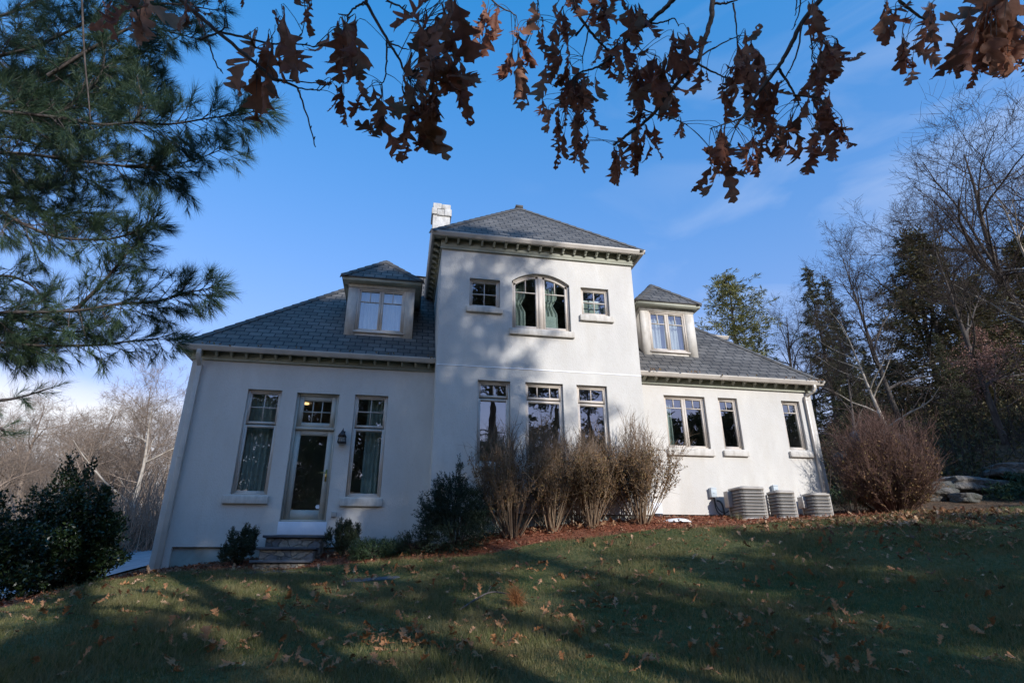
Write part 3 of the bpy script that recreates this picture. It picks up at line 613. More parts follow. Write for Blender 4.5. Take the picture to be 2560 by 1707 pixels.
gutter([(xe0 - .02, 21), (xe0 - .02, ye0 - .02), (XT0 - .005, ye0 - .02)], ZE + .012)
gutter([(XT1 + .005, ye0 - .02), (xe1 + .02, ye0 - .02), (xe1 + .02, 21)], ZE + .012)
gutter([(tx0_ - .02, 19), (tx0_ - .02, ty0 - .02), (tx1_ + .02, ty0 - .02), (tx1_ + .02, 19)], ZTE + .012)
gutter([(bx0, by0 - .02), (bx1 + .02, by0 - .02), (bx1 + .02, by1)], bz + .012)
# friezes, soffits and their brackets
fr = MB()
fr.box(XL - .035, XT0 - .003, YW - .035, YW + .05, ZF - .0, ZE - .045); fr.box(XL - .035, XL + .05, YW + .05, 21.9, ZF, ZE - .045)
fr.box(XT1 + .003, XR + .035, YW - .035, YW + .05, ZF, ZE - .045); fr.box(XR - .05, XR + .035, YW + .05, 21.9, ZF, ZE - .045)
for (a, c, d, f_) in ((XL - .24, XT0 - .004, ye0 + .05, YW + .1), (XT1 + .004, XR + .24, ye0 + .05, YW + .1)): fr.box(a, c, d, f_, ZE - .043, ZE - .028)
fr.box(XL - .24, XL + .1, YW + .1, 21.9, ZE - .043, ZE - .028); fr.box(XR - .1, XR + .24, YW + .1, 21.9, ZE - .043, ZE - .028)
fr.box(XT0 - .035, XT1 + .035, YT - .035, YT + .05, ZTF, ZTE - .045); fr.box(XT0 - .035, XT0 + .05, YT + .05, 19, ZTF, ZTE - .045); fr.box(XT1 - .05, XT1 + .035, YT + .05, 19, ZTF, ZTE - .045)
fr.box(tx0_ + .05, tx1_ - .05, ty0 + .05, YT + .1, ZTE - .043, ZTE - .028); fr.box(tx0_ + .05, XT0 + .1, YT + .1, 19.3, ZTE - .043, ZTE - .028); fr.box(XT1 - .1, tx1_ - .05, YT + .1, 19.3, ZTE - .043, ZTE - .028)
hb(fr, 'frieze', M_sage)
for (a, c, Yf, z) in ((XL - .045, XT0 - .002, YW, ZF), (XT1 + .002, XR + .045, YW, ZF), (XT0 - .045, XT1 + .045, YT, ZTF)):
    tr_ = MB(); tr_.box(a, c, Yf - .05, Yf - .002, z - .022, z + .012); hb(tr_, 'frieze_bead', M_sage)
def bracket_mesh(h, d, w=.052):
    p = [(0, 0), (-d, 0), (-d, -h * .45), (-d * .85, -h * .6), (-d * .55, -h * .72), (-d * .4, -h * .88), (-d * .38, -h), (0, -h)]
    k = len(p); mb = MB(); v = [(-w / 2, a, z) for a, z in p] + [(w / 2, a, z) for a, z in p]
    mb.add(v, [tuple(range(k))[::-1], tuple(range(k, 2 * k))] + [(i, (i + 1) % k, k + (i + 1) % k, k + i) for i in range(k)])
    return mb.mesh('bracket', M_sage)
bm1 = bracket_mesh(.135, .15); bm2 = bracket_mesh(.165, .17)
def put_bracket(me, loc, rz=0):
    o = bpy.data.objects.new('bracket', me); C.objects.link(o); o.parent = house; o.location = Vector(loc) - HL; o.rotation_euler.z = rz
for k in range(17): put_bracket(bm1, (XL + .19 + k * .327, YW - .034, ZE - .048))
for k in range(17): put_bracket(bm1, (XT1 + .13 + k * .322, YW - .034, ZE - .048))
for k in range(17): put_bracket(bm2, (XT0 + .09 + k * .308, YT - .034, ZTE - .048))
for k in range(12): put_bracket(bm2, (XT0 - .034, YT + .12 + k * .308, ZTE - .048), -math.pi / 2)
lg = MB(); r = np.random.default_rng(77)
for (a, c, yy, z, n) in ((xe0, XT0, ye0 - .05, ZE + .02, 26), (XT1 + .1, xe1, ye0 - .05, ZE + .02, 46)):
    X = r.uniform(a, c, n); X = np.where(r.uniform(size=n) < .6, a + (c - a) * r.choice([.1, .3, .45, .62, .8, .97], n) + r.normal(0, .12, n), X); X = np.clip(X, a + .05, c - .05)
    leaves(lg, np.c_[X, np.full(n, yy) + r.normal(0, .02, n), np.full(n, z)], r.normal(0, .7, (n, 3)) + np.array([0, 0, .8]), .075, .04, r)
tag(lg.build('gutter_leaves', M_dryleaf), 'dry leaves caught along the roof gutters', 'leaf litter', kind='stuff')
# downspouts
ds = MB(); ds.box(-4.80, -4.695, YW - .10, YW - .015, -.15, 4.40); ds.box(-4.805, -4.69, YW - .105, YW - .01, 2.25, 2.29); ds.box(-4.805, -4.69, YW - .105, YW - .01, 4.36, 4.4)
def duct(mb, pts, w, d):
    for (p, q) in zip(pts[:-1], pts[1:]):
        p, q = np.array(p), np.array(q); t = q - p; t = t / np.linalg.norm(t); up = np.array([1, 0, 0]); sd = np.cross(t, up); q = q + t * .012
        v = [p + up * w * a + sd * d * c for a, c in ((-1, -1), (1, -1), (1, 1), (-1, 1))] + [q + up * w * a + sd * d * c for a, c in ((-1, -1), (1, -1), (1, 1), (-1, 1))]
        mb.add(v, np.array([(0, 3, 2, 1), (4, 5, 6, 7), (0, 1, 5, 4), (1, 2, 6, 5), (2, 3, 7, 6), (3, 0, 4, 7)]))
duct(ds, [(-4.75, ye0 + .03, 4.70), (-4.75, ye0 + .03, 4.60), (-4.75, ye0 + .07, 4.52), (-4.75, YW - .06, 4.38)], .048, .038)
hb(ds, 'downspout', M_gutter, bevel=.008)
ds = MB(); ds.box(10.90, 10.985, YW - .095, YW - .015, 1.2, 4.36); ds.box(10.895, 10.99, YW - .1, YW - .01, 4.3, 4.34)
duct(ds, [(11.12, ye0 + .03, 4.70), (11.12, ye0 + .03, 4.6), (11.09, ye0 + .07, 4.52), (10.95, YW - .06, 4.40), (10.943, YW - .055, 4.33)], .040, .036)
hb(ds, 'downspout', M_gutter, bevel=.008)
# dormers
def dormer(x0, x1, wx0, wx1, sheer):
    yf = 14.04; zb0 = ZE + PT * (yf - ye0) - .04; zt0 = 7.05
    d = MB()
    cw = wx0 - x0
    for (a, c) in ((x0, wx0), (wx1, x1)): d.box(a, c, yf, yf + .12, zb0, 6.94)          # corner boards
    d.box(x0 - .01, x1 + .01, yf - .015, yf + .12, 6.94, 7.06)                           # header
    d.box(wx0, wx1, yf + .02, yf + .1, zb0, 5.70)                                        # apron
    for (a, c) in ((x0, x0 + .12), (x1 - .12, x1)):
        yb = ye0 + (7.03 - ZE) / PT
        v = [(a, yf + .12, zb0), (a, yb + .1, 7.03), (a, yf + .12, 7.03)]; v += [(c, p[1], p[2]) for p in v]
        d.add(v, [(0, 1, 2), (5, 4, 3), (0, 2, 5, 3), (1, 4, 5, 2), (0, 3, 4, 1)])
    do_ = hb(d, 'dormer', M_sillst)
    fa = MB(); o = .16; ya = 13.86; zf = 7.055
    fa.box(x0 - o, x1 + o, ya, ya + .03, zf - .0, zf + .115); 
    for (a, c) in ((x0 - o, x0 - o + .03), (x1 + o - .03, x1 + o)): fa.box(a, c, ya + .03, 15.45, zf, zf + .115)
    fa.box(x0 - o + .03, x1 + o - .03, ya + .03, yf + .1, zf + .004, zf + .02); fa.box(x0 - o + .03, x0 + .1, yf + .1, 15.4, zf + .004, zf + .02); fa.box(x1 - .1, x1 + o - .03, yf + .1, 15.4, zf + .004, zf + .02)
    fa.build('fascia', M_sage, do_)
    zr = zf + .125; a0, a1, yy = x0 - o - .03, x1 + o + .03, ya - .03; h_ = (a1 - a0) / 2; xm = (a0 + a1) / 2; pk = (xm, yy + h_, zr + PT * h_); yk = ye0 + (zr + PT * h_ - ZE) / PT; bk = (xm, yk + .3, pk[2]); ye = ye0 + (zr - ZE) / PT + .3
    ro = roof_obj([[(a0, yy, zr), (a1, yy, zr), pk], [(a1, yy, zr), (a1, ye, zr), bk, pk], [(a0, ye, zr), (a0, yy, zr), pk, bk]], 'dormer_roof', M_roof, do_)
    ed = MB(); ed.box(a0, a1, yy, yy + .03, zr - .03, zr - .003); ed.box(a0, a0 + .03, yy + .03, ye - .3, zr - .03, zr - .003); ed.box(a1 - .03, a1, yy + .03, ye - .3, zr - .03, zr - .003)
    ridge_tube(ed, (a0, yy, zr), pk); ridge_tube(ed, (a1, yy, zr), pk); ridge_tube(ed, pk, bk); ed.build('ridge_cap', M_ridge, do_)
    window(wx0, wx1, 5.70, 6.94, yf - .06, casements(wx0, wx1, 5.70, 6.94, 2, 6.56), parent=do_)
    s_ = MB(); s_.box(wx0 - .03, wx1 + .03, yf - .03, yf + .02, 5.66, 5.70); s_.build('sill', M_trim, do_)
    rl = MB(); a, c, y0, y1, dd, ee = x0 + .13, x1 - .13, yf + .13, 15.6, 5.6, 7.03
    v = [(a, y0, dd), (c, y0, dd), (c, y1, dd), (a, y1, dd), (a, y0, ee), (c, y0, ee), (c, y1, ee), (a, y1, ee)]
    rl.add(v, np.array([(0, 1, 2, 3), (7, 6, 5, 4), (1, 5, 6, 2), (2, 6, 7, 3), (3, 7, 4, 0)])); rl.build('dormer_lining', M_dark, do_)
    return do_
d1 = dormer(-1.70, .03, -1.45, -.21, 0); d2 = dormer(6.48, 8.14, 6.715, 7.865, 1)
# chimney
ch = MB(); cy0, cy1 = 17.7, 18.35
ch.box(.50, 1.12, cy0, cy1, 7, 11.95); 
for (a, c, t) in ((.45, .64, 12.20), (.645, .90, 12.16), (.905, 1.17, 12.19)): ch.box(a, c, cy0 - .05 - .01 * (a < .5), cy1 + .05, 11.93 - .03 * (a > .6), t)
for (a, c, t) in ((.49, .80, 12.44), (.805, 1.13, 12.41)): ch.box(a, c, cy0 - .01, cy1 + .01, 12.205, t)
chs = hb(ch, 'chimney', M_chim, bevel=.02)
# curtains and the few things seen behind the glass
def curtain(x0, x1, y, z0, z1, m, label, amp=.035, per=.11, gather=None):
    n = int((x1 - x0) / .012); xs = np.linspace(x0, x1, n + 1); zs = np.linspace(z0, z1, 9); V = []
    for j, z in enumerate(zs):
        k = 1 if gather is None else 1 - .3 * math.exp(-((z - gather) / .12) ** 2)
        ph = np.sin(xs * 2 * math.pi / per + .6 * np.sin(xs * 9)) * amp + .012 * np.sin(xs * 41 + z * 2)
        V.append(np.c_[x0 + (xs - x0) * k, y + ph, np.full(n + 1, z)])
    b_ = MB(); I_ = (np.arange(8)[:, None] * (n + 1) + np.arange(n)[None]).reshape(-1)
    b_.add(np.concatenate(V), np.stack([I_, I_ + 1, I_ + n + 2, I_ + n + 1], -1))
    o = b_.build('curtain', m, smooth=True); return tag(o, label, 'curtain', 'curtains hanging behind the windows')
curtain(w1[0] + .02, w1[0] + .60, YW + .32, 1.45, 3.88, M_curt, 'grey green curtain filling the tall window at the left of the glazed door')
curtain(w2[0] + .30, w2[1] - .03, YW + .32, 1.45, 3.88, M_curt, 'grey green curtain in the tall window between the lantern and the tower')
curtain(ar[0] + .03, ar[0] + .42, YT + .34, 5.5, 7.2, M_curt, 'pale curtain tied back at the left side of the arched window', gather=6.35)
curtain(ar[1] - .64, ar[1] - .26, YT + .34, 5.5, 7.2, M_curt, 'pale curtain at the right side of the arched window behind the chair back', gather=6.35)
curtain(r1[0] + .02, r1[0] + .30, YW + .32, 2.8, 4.3, M_curt, 'dim curtain at the left of the double window in the sunlit right wing')
curtain(r3[0] + .03, r3[0] + .26, YW + .32, 2.8, 4.3, M_curt, 'dim curtain in the narrow window beside the right downspout')
curtain(-1.42, -.24, 14.04 + .25, 5.66, 6.98, M_sheer, 'white sheer curtain behind the left dormer window', amp=.02)
curtain(6.74, 7.84, 14.04 + .22, 5.66, 6.98, M_sheer, 'bright white sheer curtain behind the right dormer window', amp=.02)
M_lamp = bpy.data.materials.new('lit_ceiling_lamp'); M_lamp.use_nodes = True; _b = M_lamp.node_tree.nodes['Principled BSDF']; _b.inputs['Emission Color'].default_value = (1, .62, .28, 1); _b.inputs['Emission Strength'].default_value = 1.0; _b.inputs['Base Color'].default_value = (.8, .7, .5, 1)
for (px, py, lb) in ((764.7, 1010, 'small lit round ceiling lamp glowing behind the upper left pane of the door transom'), (784, 1031, 'small lit round ceiling lamp glowing behind the lower middle pane of the door transom')):
    q = ray(px, py); q = q * (4.44 / q[2]); b_ = MB(); a = np.arange(20) * math.pi / 10; rr_ = .09
    b_.add(np.c_[rr_ * np.cos(a), rr_ * np.sin(a), 0 * a], [tuple(range(20))[::-1]]); b_.add(np.c_[rr_ * np.cos(a), rr_ * np.sin(a), 0 * a + .03], [tuple(range(20))])
    i_ = np.arange(20); b_.add(np.r_[np.c_[rr_ * np.cos(a), rr_ * np.sin(a), 0 * a], np.c_[rr_ * np.cos(a), rr_ * np.sin(a), 0 * a + .03]], np.stack([i_, (i_ + 1) % 20, (i_ + 1) % 20 + 20, i_ + 20], -1))
    tag(b_.build('ceiling_lamp', M_lamp, loc=tuple(q)), lb, 'lamp')
pf = MB(); px0, px1 = u2[0] + .13, u2[1] - .02
frame_boxes(pf, px0, px1, 5.6, 6.58, .04, YT + .30, YT + .33); pfo = pf.build('standing_frame', M_cap, bevel=.004); tag(pfo, 'white framed panel leaning inside the small window at the right of the arched window', 'frame')
pp = MB(); pp.box(px0 + .04, px1 - .04, YT + .31, YT + .325, 5.6, 6.54); pp.build('panel', M_curt, pfo)
cb = MB(); cb.box(3.30, 3.66, YT + .24, YT + .30, 5.2, 6.02); tag(cb.build('chair_back', M_curt, bevel=.03), 'grey upholstered chair back standing inside the right half of the arched window', 'chair')

# ------------------------------------------------------------ stone steps, lantern, boxes, condensers
stp = empty('stone_steps', (-2.1, 13, 0), 'fieldstone steps with dark bluestone treads below the glazed door', 'steps'); SL = Vector((-2.1, 13, 0))
for (a, c, y0, z0, z1, t0, t1) in ((-2.66, -1.56, 13.06, .39, .60, -2.72, -1.50), (-2.68, -1.64, 12.72, .15, .36, -2.74, -1.60), (-2.70, -1.67, 12.40, -.30, .11, -2.76, -1.63)):
    b_ = MB(); b_.box(a, c, y0 + .03, YW - .02, z0 - .3, z1); o = b_.build('riser', M_stone, stp, bevel=.02); o.location = -SL
    y1 = {.60: YW - .016, .36: 13.10, .11: 12.76}[z1]
    b_ = MB(); b_.box(t0, t1, y0 - .03, y1, z1 + .003, z1 + .052); o = b_.build('tread', M_blue, stp, bevel=.01); o.location = -SL
def slab(name, x, y, rx, ry, label, rot=0.):
    n = 14; b_ = MB(); z = h1(x, y) + .04; p = []
    for k in range(n):
        a = k * 2 * math.pi / n; r = (abs(math.cos(a)) ** 4 + abs(math.sin(a)) ** 4) ** -.25 * random.uniform(.93, 1.05); p.append((rx * r * math.cos(a), ry * r * math.sin(a)))
    sl_x = (h1(x + .3, y) - h1(x - .3, y)) / .6; sl_y = (h1(x, y + .3) - h1(x, y - .3)) / .6
    v = [(q[0], q[1], sl_x * q[0] + sl_y * q[1] * .6) for q in p] + [(q[0], q[1], -.12 + sl_x * q[0] + sl_y * q[1] * .6) for q in p]
    b_.add(v, [tuple(range(n)), tuple(range(n, 2 * n))[::-1]] + [(i, n + i, n + (i + 1) % n, (i + 1) % n) for i in range(n)])
    o = b_.build(name, M_blue, loc=(x, y, z), bevel=.012); o.rotation_euler.z = rot; return tag(o, label, 'stepping stone')
slab('flagstone', -2.35, 12.0, .85, .26, 'long dark flagstone set in the grass at the foot of the stone steps')
slab('flagstone', *gpt(935, 1451)[:2], .42, .24, 'small dark flagstone sunk in the lawn to the right of the steps')
lan = empty('wall_lantern', (-1.40, YW, 2.84), 'black pyramid topped lantern on the stucco right of the glazed door', 'lamp')
b_ = MB()
def frustum(mb, r0, r1, z0, z1, y=-.13):
    v = [(-r0, y - r0, z0), (r0, y - r0, z0), (r0, y + r0, z0), (-r0, y + r0, z0), (-r1, y - r1, z1), (r1, y - r1, z1), (r1, y + r1, z1), (-r1, y + r1, z1)]
    mb.add(v, np.array([(0, 3, 2, 1), (4, 5, 6, 7), (0, 1, 5, 4), (1, 2, 6, 5), (2, 3, 7, 6), (3, 0, 4, 7)]))
frustum(b_, .095, .022, -.02, .125); frustum(b_, .02, .012, .125, .15); b_.tube([(0, -.13, .15), (0, -.12, .18), (0, -.06, .17), (0, -.0, .10)], .009, 6); b_.box(-.045, .045, -.02, -.001, -.02, .14)
b_.build('lantern_roof', M_black, lan)
b_ = MB(); frustum(b_, .092, .094, -.165, -.14)
for sx_ in (-1, 1):
    for sy_ in (-1, 1): b_.tube([(sx_ * .086, -.13 + sy_ * .086, -.14), (sx_ * .062, -.13 + sy_ * .062, -.02)], .007, 4)
for k in (-.33, .33): b_.tube([(k * .082, -.217, -.14), (k * .06, -.193, -.02)], .004, 4); b_.tube([(-.217 + .13, -.13 + k * .08, -.14), (-.06, -.13 + k * .06, -.02)], .004, 4)
b_.tube([(-.076, -.206, -.08), (.076, -.206, -.08)], .004, 4)
b_.build('lantern_cage', M_black, lan)
b_ = MB(); frustum(b_, .080, .057, -.139, -.021); b_.build('lantern_glass', M_frost, lan)
b_ = MB(); b_.box(-1.47, -1.36, YW - .06, YW - .001, 1.06, 1.17); tag(b_.build('outlet_box', M_accase, bevel=.01), 'small beige outlet box low on the wall above the right boxwood', 'outlet')
def wallbox(x, z, w, h, d, name, label, cat, m):
    b_ = MB(); b_.box(-w / 2, w / 2, -d, -.001, -h / 2, h / 2); b_.box(-w / 2 - .006, w / 2 + .006, -d - .006, -d + .03, h / 2 - .03, h / 2 + .008); b_.box(-w * .2, w * .2, -d - .012, -d - .002, -h * .1, -h * .02)
    o = b_.build(name, m, loc=(x, YW, z), bevel=.006); return tag(o, label, cat)
wallbox(7.74, 1.745, .15, .23, .12, 'disconnect_box', 'grey blue electrical box with rounded edges on the wall left of the tallest condenser', 'electrical box', M_metal)
wallbox(9.50, 1.86, .13, .2, .11, 'disconnect_box', 'small dark grey electrical box on the wall peeping over the middle condenser', 'electrical box', M_metal)
b_ = MB()
def curve(p, n=26):
    p = np.array(p); t = np.linspace(0, len(p) - 1, n); k = np.clip(t.astype(int), 0, len(p) - 2); f = (t - k)[:, None]
    P0 = p[np.maximum(k - 1, 0)]; P1 = p[k]; P2 = p[k + 1]; P3 = p[np.minimum(k + 2, len(p) - 1)]
    return .5 * ((2 * P1) + (-P0 + P2) * f + (2 * P0 - 5 * P1 + 4 * P2 - P3) * f ** 2 + (-P0 + 3 * P1 - 3 * P2 + P3) * f ** 3)
hs = MB(); hs.tube(curve([(7.75, YW - .06, 1.63), (7.76, YW - .07, 1.4), (7.80, YW - .1, 1.25), (7.92, YW - .16, 1.17), (8.06, YW - .22, 1.22), (8.12, YW - .25, 1.5)]), .016, 8)
hs.tube(curve([(7.77, YW - .06, 1.63), (7.775, YW - .08, 1.45), (7.84, YW - .12, 1.30), (7.95, YW - .16, 1.25), (8.06, YW - .2, 1.33), (8.10, YW - .22, 1.5)]), .012, 8)
hs.tube(curve([(7.86, YW - .0, 1.56), (7.90, YW - .07, 1.53), (7.94, YW - .10, 1.42), (7.95, YW - .12, 1.15)]), .022, 8)
tag(hs.build('cable_loop', M_hose, smooth=True), 'black looping cables between the grey blue box and the tallest condenser', 'cable')
# low vent box by the tower corner
b_ = MB(); b_.box(6.10, 6.33, YW - .07, YW - .001, 1.22, 1.47); vb = b_.build('utility_cover', M_white, bevel=.006); tag(vb, 'pale blue white cover plate over a dark vent beside the last bare bush', 'vent')
b_ = MB(); b_.box(6.14, 6.33, YW - .08, YW - .001, 1.02, 1.215)
b_.build('vent_grille', M_black, vb)
b_ = MB(); n = 24
for j in range(6):
    r = math.cos(j / 5 * math.pi / 2); z = math.sin(j / 5 * math.pi / 2)
    ring = [(.33 * r * math.cos(a) * (1 + .08 * math.sin(3 * a)), .22 * r * math.sin(a), .085 * z) for a in np.arange(n) * 2 * math.pi / n]
    if j == 0: prev = ring; b_.add(ring, []); continue
    b_.add(prev + ring, [(i, (i + 1) % n, n + (i + 1) % n, n + i) for i in range(n)]); prev = ring
wx_, wy_ = 6.12, 12.35
tag(b_.build('snow_patch', M_cap, loc=(wx_, wy_, h1(wx_, wy_) + .015), smooth=True), 'smooth low white patch lying on the red mulch beside the bare bushes', 'snow patch')
def rrect(w, d, c, off, n=9):
    """rounded rectangle outline, shrunk by off; returns points and outward normals"""
    P, N_ = [], []
    for (cx, cy, a0) in ((w - c, c, -90), (w - c, d - c, 0), (c, d - c, 90), (c, c, 180)):
        for k in range(n):
            a = R_(a0 + 90 * k / (n - 1)); P.append((cx + (c - off) * math.cos(a), cy + (c - off) * math.sin(a))); N_.append((math.cos(a), math.sin(a)))
    return np.array(P), np.array(N_)
def ring(mb, w, d, c, o0, o1, z0, z1, lid=False):
    a, _ = rrect(w, d, c, o0); b2, _ = rrect(w, d, c, o1); n = len(a)
    V = np.r_[np.c_[a, np.full(n, z0)], np.c_[a, np.full(n, z1)], np.c_[b2, np.full(n, z0)], np.c_[b2, np.full(n, z1)]]
    i = np.arange(n); j = (i + 1) % n
    mb.add(V, np.concatenate([np.stack(q, -1) for q in ((i, j, j + n, i + n), (i + 2 * n, i + 3 * n, j + 3 * n, j + 2 * n), (i + n, j + n, j + 3 * n, i + 3 * n), (i, i + 2 * n, j + 2 * n, j))]))
    if lid: mb.add(np.c_[a, np.full(n, z1 + .004)], [tuple(range(n))])
def condenser(x0, w, y0, d, z0, z1, rows, label, panel):
    o = empty('air_conditioner', (x0, y0, z0), label, 'air conditioner', 'air conditioning condensers along the right wing wall')
    h = z1 - z0; c = .13
    b_ = MB(); b_.box(-.04, w + .04, -.04, d + .04, -.25, .0); b_.build('pad', M_found, o)
    b_ = MB(); ring(b_, w, d, c, .05, .09, .03, h - .03); b_.build('coil', M_accore, o)
    b_ = MB(); ring(b_, w, d, c, -.008, .06, h - .05, h, True); b_.box(w * .15, w * .85, d * .15, d * .85, h + .004, h + .03); b_.build('top_cover', M_accase, o)
    b_ = MB(); ring(b_, w, d, c, -.006, .06, .002, .05); b_.build('base_rail', M_accase, o)
    P, N_ = rrect(w, d, c, .016); Q = np.r_[P, P[:1]]; sg = np.linalg.norm(np.diff(Q, axis=0), axis=1); cum = np.r_[0, np.cumsum(sg)]; f = MB(); n = int(cum[-1] / .0145)
    for k in range(n):
        t = cum[-1] * k / n; i = int(np.searchsorted(cum, t, 'right') - 1); i = min(i, len(P) - 1); u2_ = (t - cum[i]) / max(sg[i], 1e-9); p = Q[i] + (Q[i + 1] - Q[i]) * u2_; nn = N_[i] + (N_[(i + 1) % len(P)] - N_[i]) * u2_; nn = nn / np.linalg.norm(nn); tt = np.array([-nn[1], nn[0]]) * .0024; q = p - nn * .03
        v = [(*(p - tt), .05), (*(p + tt), .05), (*(q + tt), .05), (*(q - tt), .05)]; v += [(a, b3, h - .05) for a, b3, _z in v]
        f.add(v, np.array([(0, 1, 5, 4), (1, 2, 6, 5), (3, 0, 4, 7)]))
    f.build('grille_fins', M_acfin, o)
    f = MB()
    for r_ in range(1, rows):
        z = .05 + (h - .1) * r_ / rows; ring(f, w, d, c, -.001, .03, z - .008, z + .008)
    f.build('grille_bars', M_accase, o)
    for (a, e2) in ((w - .035, 0.004), (.0, d - .04)):
        b_ = MB(); b_.box(a, a + .036, max(e2 - .008, .06), max(e2 - .008, .06) + .04, .003, h - .048); b_.build('corner_post', M_accase, o, bevel=.006)
    if panel:
        b_ = MB(); b_.box(-.10, .012, d - .22, d - .02, h * .42, h - .05); b_.build('service_panel', M_accase, o, bevel=.01)
    return o
condenser(7.97, .68, 12.68, .62, 1.03, 1.785, 9, 'tallest beige louvred condenser, next to the looping black cables', True)
condenser(8.97, .54, 12.75, .48, 1.07, 1.715, 7, 'middle beige louvred condenser between the two others', False)
condenser(10.02, .55, 12.85, .48, 1.12, 1.69, 6, 'lowest beige louvred condenser, next to the downspout corner', True)

# ------------------------------------------------------------ plants
def rot_about(v, ax, a):
    v = np.asarray(v, float); ax = ax / (np.linalg.norm(ax) + 1e-12)
    return v * math.cos(a) + np.cross(ax, v) * math.sin(a) + ax * (ax @ v) * (1 - math.cos(a))
def unit(v): v = np.asarray(v, float); return v / (np.linalg.norm(v) + 1e-12)
def needles(mb, P, D, L, w, r):
    n = len(P); D = D / (np.linalg.norm(D, axis=1)[:, None] + 1e-9); sd = np.cross(D, r.normal(size=(n, 3))); sd /= np.linalg.norm(sd, axis=1)[:, None] + 1e-9
    L = np.broadcast_to(L, (n,))[:, None]
    V = np.stack([P - sd * w * .5, P + sd * w * .5, P + D * L], 1).reshape(-1, 3)
    mb.add(V, np.arange(n * 3).reshape(-1, 3))
def grow(p, d, L, n, wob, trop, r, up=np.array([0, 0, 1.])):
    P = [np.array(p, float)]; d = unit(d)
    for k in range(n):
        d = unit(d + r.normal(0, wob, 3) + up * trop); P.append(P[-1] + d * L / n)
    return np.array(P), d
def bare_tree_mesh(seed, H, spread=.5, trunk_r=.16, levels=4, fork=.28, lean=(0, 0), nl=(10, 7, 6, 4), twig_r=.0065, trop=.06, sides=(8, 5, 4, 3, 3)):
    r = np.random.default_rng(seed); tr = MB(); cr = MB()
    def rec(p, d, L, R, lev):
        n = 7 if lev == 0 else (5 if lev == 1 else 3)
        P, d2 = grow(p, d, L, n, .05 if lev == 0 else .13, trop * (0 if lev == 0 else 1), r)
        end = R * (.10 if lev == 0 else .22 if lev < levels else .5); rad = np.linspace(R, max(end, twig_r * .6), n + 1)
        (tr if lev <= 1 else cr).tube(P, rad, sides[min(lev, 4)], cap=False)
        if lev >= levels: return
        m = nl[lev] + int(r.integers(0, 2))
        for k in range(m):
            s = (fork + (1 - fork) * (k + r.uniform(.1, .9)) / m) if lev == 0 else r.uniform(.18, 1.0)
            x = s * n; i = min(int(x), n - 1); q = P[i] + (P[i + 1] - P[i]) * (x - i); t = unit(P[i + 1] - P[i])
            az = unit(np.cross(t, r.normal(size=3))); ang = R_(r.uniform(28, 62)) * (spread + .6 if lev == 0 else 1)
            nd = rot_about(t, az, ang)
            l2 = (H * spread * (1.15 - .75 * s) if lev == 0 else L * r.uniform(.42, .7) * (1.15 - .4 * s))
            rec(q, nd, l2, max(np.interp(x, np.arange(n + 1), rad) * (r.uniform(.55, .78) if lev == 0 else r.uniform(.45, .65)), twig_r), lev + 1)
    rec(np.array([0, 0, -.4]), np.array([lean[0], lean[1], 1.]), H, trunk_r, 0)
    return tr.mesh('trunk', M_bark, True), cr.mesh('crown', M_twigdark)
def place_tree(name, meshes, x, y, scale, label, group, rz=0., mats=None, sink=.1, z=None, cat='tree', sz=None):
    o = empty(name, (x, y, (h1(x, y) if z is None else z) - sink), label, cat, group, rz)
    o.scale = (scale, scale, sz or scale)
    for nm, me, m in zip(('trunk', 'crown'), meshes, mats or (None, None)):
        c = bpy.data.objects.new(nm, me); C.objects.link(c); c.parent = o
        if m:
            c.material_slots[0].link = 'OBJECT'; c.material_slots[0].material = m
    return o
def conifer_mesh(seed, H, rad, nb, base=.12, droop=.1, clump=.35, per=10, nn=9, shape=1.0, L=.22, w=.05, m=None, gap=.0, tr_r=.02, up=.15, irregular=.25, lowgap=None, flat=1.0):
    r = np.random.default_rng(seed); tr = MB(); cr = MB()
    P, _d = grow((0, 0, -.3), (0, 0, 1), H, 10, .015, 0, r); tr.tube(P, np.linspace(H * tr_r, .02, 11), 8)
    PP, DD = [], []
    for k in range(nb):
        s = base + (1 - base) * ((k + r.uniform(0, 1)) / nb); s = min(s, .995)
        if r.uniform() < (gap if not lowgap or s > lowgap[0] else lowgap[1]): continue
        i = min(int(s * 10), 9); q = P[i] + (P[i + 1] - P[i]) * (s * 10 - i)
        R0 = rad * ((1 - s) ** shape * .95 + .05) * r.uniform(1 - irregular, 1 + irregular * .6); az = r.uniform(0, 2 * math.pi) if k % 3 else k * 2.4
        d = np.array([math.cos(az), math.sin(az), up + .5 * (s - .5) - droop])
        B, _ = grow(q, d, R0, 5, .07, .02, r); tr.tube(B, np.linspace(max(.012, R0 * .016), .006, 6), 4, cap=False)
        nc = max(3, int(per * R0 / rad * 1.6) + 2)
        for c in range(nc):
            t = (.22 + .78 * (c + r.uniform(0, 1)) / nc) * 5; j = min(int(t), 4); cpt = B[j] + (B[j + 1] - B[j]) * (t - j)
            od = unit(B[j + 1] - B[j] + r.normal(0, .55, 3) + np.array([0, 0, -.1])); cl = clump * R0 / rad * .7 + clump * .45
            tip = cpt + od * cl
            n_ = nn; f = r.uniform(.1, 1, n_)[:, None]; PP.append(cpt + (tip - cpt) * f + r.normal(0, cl * .12, (n_, 3)) * np.array([1, 1, flat])); DD.append(od * .8 + r.normal(0, .5, (n_, 3)) * np.array([1, 1, flat]) + np.array([0, 0, -.05]))
    PP = np.concatenate(PP); DD = np.concatenate(DD); leaves(cr, PP, DD, L * r.uniform(.6, 1.3, len(PP)), w, r)
    return tr.mesh('trunk', M_bark, True), cr.mesh('crown', m or M_spruce)

